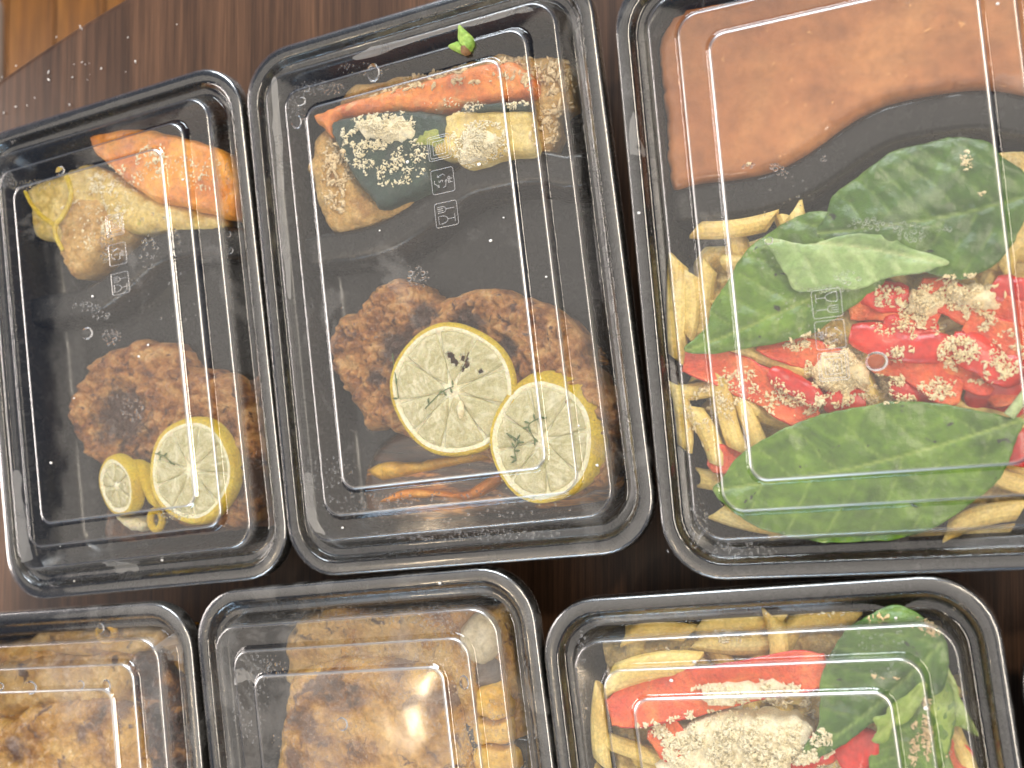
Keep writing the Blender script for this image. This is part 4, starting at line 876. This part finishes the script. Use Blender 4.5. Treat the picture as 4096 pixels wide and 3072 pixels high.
leaf(A8, [(1205, 950), (1245, 865), (1300, 770), (1305, 600), (1345, 480), (1420, 360), (1540, 285), (1650, 250), (1750, 290), (1850, 370), (1880, 470), (1860, 600), (1800, 660), (1700, 700), (1550, 760), (1420, 860), (1300, 925)], 1.5, (1840, 420), (1205, 950), M['basil_blue'], 'big crumpled basil leaf on top of the pasta in the lower right box', curl=2.5, fold=1.0)
build_bvh()
leaf(A8, [(1545, 745), (1600, 730), (1615, 690), (1690, 640), (1760, 582), (1785, 620), (1740, 700), (1700, 760), (1630, 790), (1600, 850), (1540, 850), (1560, 800)], 4, (1775, 590), (1550, 840), M['basil_light'], 'small bright basil leaf with toothed edges lying on the big crumpled leaf', curl=1, nv=4)
build_bvh()

# ------------------------------------------------------------------ cheese, herbs
def mound(A, pts, z, T, mat, label):
    o = pillow('cheese_mound', A(pts, z), z, T, mat, r=6, amp=1.0, nscale=.2, rough2=1.5, step=.9, jit=2.5, cell=1.4, cs=.45); tag(o, label, 'cheese mound', 'cheese mounds')
mound(A8, [(590, 900), (640, 830), (720, 780), (860, 735), (980, 745), (1120, 740), (1240, 790), (1280, 880), (1190, 960), (1150, 1060), (700, 1060), (580, 1000)], 0, 8, M['cheese'], 'thick snowy cheese mound left of the basil tip in the lower right box')
mound(A8, [(780, 620), (900, 590), (1050, 600), (1130, 590), (1150, 640), (980, 660), (900, 700), (800, 680)], 1.5, 5, M['cheese'], 'smaller cheese mound lying on the broad red pepper of the lower right box')
mound(A3, [(560, 690), (640, 650), (720, 640), (830, 640), (880, 700), (860, 760), (780, 780), (690, 760), (610, 760)], -3.2, 3.5, M['cheese'], 'white cheese mound on the dark zucchini skin of the upper middle box')
mound(A3, [(1160, 740), (1230, 700), (1310, 720), (1360, 780), (1300, 850), (1200, 870), (1150, 820)], -4.2, 3.2, M['cheese'], 'white cheese mound on the yellow fleshed zucchini of the upper middle box')
mound(A6, [(960, 480), (1000, 400), (1100, 380), (1200, 420), (1240, 520), (1180, 600), (1050, 600), (970, 560)], -1, 7, M['cheese_warm'], 'cream cheese mound left of the round water drop in the top right box')
mound(A6, [(1420, 110), (1500, 70), (1600, 80), (1620, 150), (1540, 200), (1450, 180)], 0, 6, M['cheese_warm'], 'cream cheese mound just under the stacked basil leaves')
mound(A6, [(1640, 60), (1800, 30), (1900, 90), (1920, 180), (1800, 190), (1700, 140)], 0, 6, M['cheese_warm'], 'cream cheese mound at the top of the pepper pile, right side')
build_bvh()
def sp_(A, l, z=-5):
    out = []
    for x, y, rx, ry, n in l:
        a = A([(x, y)], z)[0]; b = A([(x+rx, y)], z)[0]; c_ = A([(x, y+ry)], z)[0]; out.append((a[0], a[1], abs(b[0]-a[0]), abs(c_[1]-a[1]), n))
    return out
crumbs('grated_cheese', sp_(A3, [(700, 710, 210, 100, 560), (800, 890, 190, 140, 240), (620, 800, 130, 130, 200), (1250, 780, 170, 120, 420), (1280, 860, 150, 50, 120), (1200, 580, 90, 35, 40), (1460, 570, 60, 25, 25), (1050, 560, 110, 25, 16)]), M['cheese'], 'white grated cheese heaped on the zucchini of the upper middle box', 'grated cheese', 'grated cheese')
crumbs('grated_cheese', sp_(A3, [(1000, 380, 240, 45, 90), (1400, 300, 120, 40, 50), (1620, 380, 150, 120, 90), (1600, 700, 70, 140, 90), (430, 950, 90, 220, 90), (1250, 430, 280, 30, 25), (800, 480, 200, 20, 20), (1700, 480, 80, 160, 90)]), M['crumbs'], 'tan bread crumbs sticking round the vegetables of the upper middle box', 'bread crumbs', 'bread crumbs', size=(.5, 1.6))
crumbs('grated_cheese', sp_(A1, [(560, 830, 180, 130, 120), (500, 1080, 110, 120, 60), (880, 620, 90, 70, 60), (900, 700, 260, 70, 80), (1180, 730, 130, 110, 70), (560, 760, 110, 90, 120), (620, 980, 110, 80, 60), (350, 930, 60, 40, 12), (780, 790, 60, 20, 8)]), M['cheese'], 'flecks of white cheese on the squash of the top left box', 'grated cheese', 'grated cheese', pile=.8)
crumbs('grated_cheese', sp_(A6, [(1080, 480, 170, 120, 620), (1000, 330, 110, 50, 130), (860, 360, 60, 30, 40), (850, 650, 190, 70, 170), (1300, 540, 130, 60, 240), (1350, 110, 110, 60, 90), (1500, 150, 120, 110, 260), (1700, 90, 170, 90, 330), (1850, 170, 130, 120, 240), (1700, 400, 110, 90, 190), (1600, 580, 110, 60, 90), (1850, 500, 120, 60, 130), (1950, 400, 90, 120, 110), (1450, 270, 200, 60, 90), (560, 500, 110, 40, 40), (1080, 640, 120, 40, 80), (1300, 630, 200, 30, 90), (500, 640, 150, 130, 150), (360, 700, 90, 180, 90), (1420, 400, 90, 50, 60), (700, 560, 120, 50, 50)], -3), M['cheese_warm'], 'cream grated cheese scattered over the peppers of the top right box', 'grated cheese', 'grated cheese', size=(.2, .85))
crumbs('grated_cheese', sp_(A8, [(920, 870, 380, 150, 2300), (600, 800, 120, 50, 60), (1150, 700, 160, 40, 120), (880, 640, 150, 45, 420), (1100, 620, 150, 40, 130), (1250, 850, 130, 90, 300), (880, 400, 70, 35, 60), (1000, 960, 420, 60, 500), (1100, 270, 340, 25, 90)], -2), M['cheese'], 'thick heap of grated cheese on the wide pepper of the lower right box', 'grated cheese', 'grated cheese', size=(.25, .95), pile=2.5)
crumbs('grated_cheese', sp_(A8, [(1720, 860, 25, 110, 60), (1780, 800, 25, 150, 70), (1560, 300, 60, 20, 20), (1800, 330, 90, 50, 50), (1600, 560, 70, 12, 25), (1880, 960, 15, 90, 6)], 1), M['crumbs'], 'beige crumbs in two trails on the basil of the lower right box', 'bread crumbs', 'bread crumbs', pile=.6)
crumbs('grated_cheese', sp_(A5, [(1870, 830, 35, 50, 16), (1950, 1000, 20, 10, 4), (730, 800, 20, 12, 5), (1140, 990, 15, 10, 3)], -2), M['cheese_warm'], 'few cheese flakes on the broad dark basil leaf and sauce', 'grated cheese', 'grated cheese', pile=0)
def thyme(cx, pts, z, leaves, label):
    P3 = cr3(in3(cx, pts, z)); root = empty('thyme_sprig', P3[0]); tag(root, label, 'thyme sprig', 'thyme sprigs')
    child_of(rope(P3, .28, .18, M['herb'], 'stem', k=5), root)
    for k in range(leaves):
        p = P3[min(len(P3)-1, int((k+1)/leaves*len(P3)))]; a = random.uniform(0, 6.3)
        vs = [(p[0]+math.cos(a)*1.3+v[0]*1.3*math.cos(a)-v[1]*.5*math.sin(a), p[1]+math.sin(a)*1.3+v[0]*1.3*math.sin(a)+v[1]*.5*math.cos(a), p[2]+.3+v[2]*.25) for v in ICO1[0]]
        child_of(mesh_obj('leaf', vs, ICO1[1], M['herb'], loc=p), root)
def onto(A, pts, up=.6):
    out = []
    for p in pts:
        x, y = A([p], -4)[0]; out.append((drop(x, y, RIM-8)-RIM)+up)
    return out
for A, pts, n, lb in [(A4, [(1260, 900), (1320, 940), (1300, 980), (1310, 1030)], 10, 'thyme sprig on the left half of the tilted thick lemon slice'), (A4, [(1440, 820), (1370, 860), (1400, 930)], 7, 'shorter thyme bit near the top of the tilted lemon slice'), (A4, [(700, 510), (715, 620), (730, 730)], 3, 'thin brown thyme stalk over the left rim of the flat lemon slice'), (A4, [(860, 780), (940, 700), (1000, 670)], 5, 'thyme bits at the heart of the flat lemon slice'), (A2, [(860, 850), (900, 860), (950, 900)], 5, 'thyme bit inside the left rim of the round lemon slice in the top left box')]:
    zz = onto(A, pts); thyme(A, pts, zz, n, lb)
# bud on the lid of box 2, crumbs on lids and table
def bud():
    z = 9.6; root = empty('basil_bud', (*A3([(1195, 250)], z)[0], z+RIM)); tag(root, 'tiny bright green basil bud lying on the lid of the upper middle box', 'basil bud')
    for pts in ([(1160, 140), (1200, 175), (1235, 220), (1225, 280), (1190, 290), (1160, 240), (1155, 190)], [(1100, 262), (1150, 235), (1190, 260), (1200, 300), (1160, 295)]):
        child_of(pillow('bud_leaf', A3(pts, z), z+2.4, 2.0, M['bud'], r=2.5, amp=.5, step=.8, jit=.2, solid=False), root)
    child_of(pillow('stub', A3([(1170, 265), (1200, 250), (1222, 285), (1205, 305), (1175, 298)], z), z+2.8, 2, M['stem'], r=2, amp=.8, step=.7, jit=.5, solid=False), root)
bud()
CK = 1.0
tb = []
for x, y in [(25, 850), (180, 728), (622, 410), (818, 712), (942, 710), (985, 700), (535, 800), (990, 830), (1120, 755), (800, 855), (1498, 680), (1388, 793), (1955, 268), (382, 1080), (300, 1165), (42, 1252), (175, 1180), (905, 690), (1415, 415), (770, 1160), (965, 880), (540, 880)]:
    p = at(x/2.765/1.8517, y/2.765/1.8517, -47.6); tb.append((p[0], p[1], .1, .1, 1))
crumbs('salt_crumbs', tb+[(*at(1330, 335, -47.6), 1, 1, 1), (*at(175, 60, -47.6), 1, 1, 2)], M['salt'], 'tiny white crumbs scattered on the bare table top at the upper left', 'crumbs', size=(.5, .9), z=-47.7, pile=0)
for ci, lst, lb in [(0, [(200, 640), (255, 470), (395, 388), (300, 770), (130, 1180), (110, 1000), (160, 1255), (350, 1210), (320, 745), (160, 860)], 'white specks on the lid of the top left box'),
                    (1, [(1088, 470), (1180, 598), (1060, 520), (1238, 352), (1250, 920), (950, 1260), (1035, 355), (820, 498), (1290, 1005), (740, 1140), (880, 350)], 'white specks on the lid of the upper middle box'),
                    (2, [(1405, 500), (1380, 460), (1500, 1190), (2155, 8)], 'white specks on the lid rim of the top right box'),
                    (5, [(1935, 1335), (1500, 1430), (1450, 1470), (2000, 1530)], 'white specks on the lid of the lower right box')]:
    vs = []
    for u, v in lst:
        p = at(u, v, 5); lx, ly = w2l(ci, p); zz = lidz(lx, ly)+.9; p = at(u, v, zz); vs.append((p[0], p[1], .2, .2, 2, zz))
    F0 = ICO1[1]; VV, FF = [], []
    for x, y, _, _, _, zz in vs:
        for _ in range(1):
            s = random.uniform(.35, .75); o_ = len(VV); VV += [(x+p[0]*s*random.uniform(1, 1.5), y+p[1]*s, zz+RIM+p[2]*s*.6) for p in ICO1[0]]; FF += [tuple(i+o_ for i in f) for f in F0]
    tag(mesh_obj('salt_crumbs', VV, FF, M['salt'], loc=VV[0]), lb, 'crumbs', 'specks on the lids', 'stuff')

# ------------------------------------------------------------------ condensation under the lids
cap = None
def cap_mesh():
    vs, fs = [], []; n = 14; rings = [(0.0, -.62), (.35, -.58), (.65, -.46), (.87, -.26), (1.0, 0.0)]
    vs.append((0, 0, rings[0][1]))
    for r_, z in rings[1:]: vs += [(r_*math.cos(2*math.pi*i/n), r_*math.sin(2*math.pi*i/n), z) for i in range(n)]
    for i in range(n): fs.append((0, 1+(i+1) % n, 1+i))
    for k in range(3):
        for i in range(n): a = 1+k*n+i; b = 1+k*n+(i+1) % n; fs.append((a, b, b+n, a+n))
    vs += [(math.cos(2*math.pi*i/n), math.sin(2*math.pi*i/n), .005) for i in range(n)]
    fs.append(tuple(1+4*n+i for i in range(n)))
    return np.array(vs), fs
CV, CF = cap_mesh()
def drops(ci, lst, label):
    VV, FF = [], []; used = []
    for (u, v, ru, rv, n, s0, s1) in lst:
        for _ in range(n):
            a = random.uniform(0, 6.3); q = math.sqrt(random.random()); uu, vv = u+ru*q*math.cos(a), v+rv*q*math.sin(a)
            lx, ly = w2l(ci, at(uu, vv, 8)); zz = lidz(lx, ly); p = at(uu, vv, zz); lx, ly = w2l(ci, p)
            s = s0+(s1-s0)*random.random()**2
            if any((lx-a_)**2+(ly-b_)**2 < (s+c_)**2*.8 for a_, b_, c_ in used[-260:]): continue
            used.append((lx, ly, s)); o_ = len(VV); ex = random.uniform(.85, 1.2)
            VV += [(lx+p_[0]*s*ex, ly+p_[1]*s/ex, zz+p_[2]*s) for p_ in CV]; FF += [tuple(i+o_ for i in f) for f in CF]
    me = bpy.data.meshes.new('condensation'); me.from_pydata([tuple(c_*MM for c_ in p_) for p_ in VV], [], FF); me.polygons.foreach_set('use_smooth', [True]*len(FF)); me.materials.append(M['water'])
    o = hang('condensation', me, CONT[ci][2]); o['kind'] = 'stuff'; o['label'] = label
M['film'] = lid_mat('water_film', .0)
_nt = M['film'].node_tree
for n_ in _nt.nodes:
    if n_.type == 'VALTORGB' and abs(n_.color_ramp.elements[0].position) < .01 and len(n_.color_ramp.elements) == 3:
        for e_, p_, c_ in zip(n_.color_ramp.elements, (.30, .46, .70), (.16, .30, .36)): e_.position = p_; e_.color = (c_, c_, c_, 1)
def film(ci, pts, label):
    P = smooth_poly([w2l(ci, at(u, v, 5)) for u, v in pts], 4, 1.0); V, tris = tri_fill(P, 2.0)
    me = bpy.data.meshes.new('water_film'); me.from_pydata([(x*MM, y*MM, (lidz(x, y)-.12)*MM) for x, y in V], [], tris); me.materials.append(M['film'])
    o = hang('water_film', me, CONT[ci][2]); o['label'] = label
C = lambda x0, y0, k, l: [((x0+x*k)/1.8517, (y0+y*k)/1.8517) for x, y in l]
film(1, C(1000, 0, .7233, [(118, 470), (150, 440), (170, 700), (195, 1100), (230, 1600), (205, 1600), (160, 1100), (128, 700)]), 'milky film along the left step')
film(1, C(900, 1900, .3617, [(870, 0), (960, 0), (980, 250), (1020, 480), (1110, 640), (1060, 660), (950, 540), (900, 300)]), 'milky film in the lower left corner')
film(1, C(1400, 0, .3617, [(60, 600), (500, 440), (1100, 250), (1800, 60), (2040, 130), (1900, 140), (1500, 250), (950, 390), (500, 540), (100, 660)]), 'milky film along the upper step')
film(0, C(0, 1900, .3617, [(130, 0), (240, 0), (245, 250), (290, 480), (310, 720), (370, 920), (230, 950), (120, 780), (100, 500)]), 'milky film in the lower left corner')
film(0, C(0, 1900, .3617, [(1080, 1080), (1100, 1000), (1180, 960), (1260, 950), (1330, 1000), (1360, 1080), (1250, 1100), (1140, 1120)]), 'small grainy patch by the bottom edge')
film(4, C(1700, 2472, .3617, [(1000, 560), (1030, 560), (1090, 800), (1150, 1200), (1160, 1380), (1100, 1410), (1120, 1300), (1060, 1050), (1020, 850)]), 'long milky streak on the right side')
film(4, C(500, 2472, .3617, [(1200, 690), (1250, 580), (1340, 540), (1400, 560), (1480, 620), (1500, 700), (1400, 660), (1300, 700), (1240, 760)]), 'fan shaped milky patch in the upper left corner')
film(3, C(500, 2472, .3617, [(330, 340), (420, 190), (500, 330), (560, 500), (480, 550), (420, 540), (370, 440)]), 'milky patch in the upper right corner')
film(2, C(2000, 0, .3617, [(1400, 1200), (1440, 1210), (1470, 1400), (1540, 1659), (1400, 1659), (1380, 1400)]), 'milky film on the left rim')
drops(0, [(188, 720, .5, .5, 1, 3.0, 3.1), (185, 662, 30, 12, 60, .4, 1.1), (215, 680, 20, 10, 30, .4, 1.0), (240, 728, 22, 18, 60, .4, 1.0), (285, 885, 25, 25, 60, .35, .9), (270, 860, 30, 20, 20, .2, .5), (230, 530, 18, 40, 60, .35, .9), (320, 545, 20, 40, 45, .3, .9), (378, 535, 14, 40, 50, .3, .8), (300, 470, 60, 10, 14, .3, .8), (70, 400, 60, 12, 160, .2, .45), (15, 385, 16, 22, 120, .25, .6), (125, 362, 10, 10, 1, 2.4, 2.6), (490, 400, 8, 60, 60, .2, .5), (495, 505, 2, 2, 1, 1.2, 1.3), (497, 540, 2, 2, 1, 1.4, 1.5), (380, 1110, 40, 12, 120, .2, .6), (410, 1110, 2, 2, 1, 2.9, 3.0), (50, 1120, 10, 30, 12, .2, .5), (300, 1180, 120, 60, 20, .2, .4), (360, 640, 90, 60, 16, .3, .7)], 'water beads in small clusters')
drops(1, [(905, 598, 24, 24, 75, .4, 1.2), (652, 218, 3, 3, 1, 2.2, 2.4), (640, 262, 3, 3, 1, 2.7, 2.8), (662, 190, 3, 3, 1, 1.5, 1.6), (640, 230, 20, 45, 130, .25, .55), (690, 190, 55, 16, 160, .22, .5), (720, 175, 3, 3, 1, 2.6, 2.8), (806, 160, 3, 3, 1, 3.4, 3.5), (780, 150, 60, 14, 60, .25, .6), (700, 1020, 60, 40, 110, .25, .6), (800, 1090, 120, 30, 140, .22, .6), (1000, 1100, 240, 40, 190, .22, .6), (1000, 1155, 220, 12, 260, .25, .65), (760, 970, 60, 60, 40, .14, .3), (860, 860, 100, 100, 26, .15, .3), (1070, 1010, 60, 60, 30, .15, .35), (1200, 1030, 70, 80, 34, .15, .35), (770, 700, 50, 60, 26, .2, .5), (1080, 330, 10, 8, 10, .3, .5)], 'water beads, larger ones at the upper left corner')
drops(2, [(1675, 362, 20, 10, 22, .35, .8), (1690, 375, 16, 12, 14, .35, .7), (1615, 358, 14, 6, 10, .3, .6), (1780, 342, 6, 6, 5, .4, .8), (1660, 522, 3, 3, 1, 1.4, 1.5), (1870, 485, 40, 14, 34, .4, .9), (1955, 490, 50, 10, 50, .35, .8), (1970, 510, 30, 12, 40, .4, .9), (2040, 495, 14, 8, 12, .4, .9), (1790, 625, 45, 8, 55, .35, .8), (1830, 600, 30, 16, 45, .35, .8), (1893, 781, 1, 1, 1, 3.4, 3.5), (1480, 1120, 50, 60, 140, .2, .55), (1560, 1190, 120, 20, 180, .2, .55), (1460, 980, 20, 100, 80, .15, .35), (1470, 700, 20, 200, 30, .15, .3), (1700, 440, 60, 60, 20, .2, .4), (1650, 555, 40, 30, 16, .2, .4), (1720, 660, 60, 60, 20, .2, .5)], 'water beads in broken arcs')
drops(3, [(175, 1480, 1, 1, 1, 2.0, 2.1), (231, 1482, 2, 2, 1, 2.6, 2.7), (2, 1484, 2, 2, 1, 2.0, 2.1), (216, 1356, 2, 2, 1, 2.4, 2.5), (340, 1530, 45, 60, 160, .2, .5), (130, 1560, 110, 60, 60, .2, .5), (62, 1490, 6, 6, 1, 3.4, 3.5)], 'water beads, three large ones in a row')
drops(4, [(740, 1565, 2, 2, 1, 2.7, 2.8), (910, 1540, 60, 60, 220, .2, .6), (820, 1460, 160, 60, 400, .18, .5), (950, 1420, 60, 100, 260, .18, .5), (1000, 1600, 40, 60, 200, .2, .5), (760, 1330, 180, 20, 260, .18, .45), (940, 1330, 70, 30, 160, .2, .5), (700, 1600, 120, 60, 160, .2, .5), (540, 1520, 40, 90, 160, .2, .7), (560, 1440, 60, 30, 120, .25, .8), (1070, 1560, 20, 60, 60, .2, .6), (1010, 1470, 10, 10, 2, 2.4, 2.6)], 'dense condensation beads')
drops(5, [(1255, 1420, 10, 60, 60, .2, .5), (1200, 1400, 20, 60, 60, .2, .4), (1420, 1440, 60, 60, 30, .15, .4), (1260, 1520, 8, 50, 40, .2, .5), (1700, 1350, 120, 30, 40, .15, .4), (1900, 1400, 60, 60, 60, .2, .5), (1560, 1560, 100, 60, 30, .2, .4)], 'fine water beads')
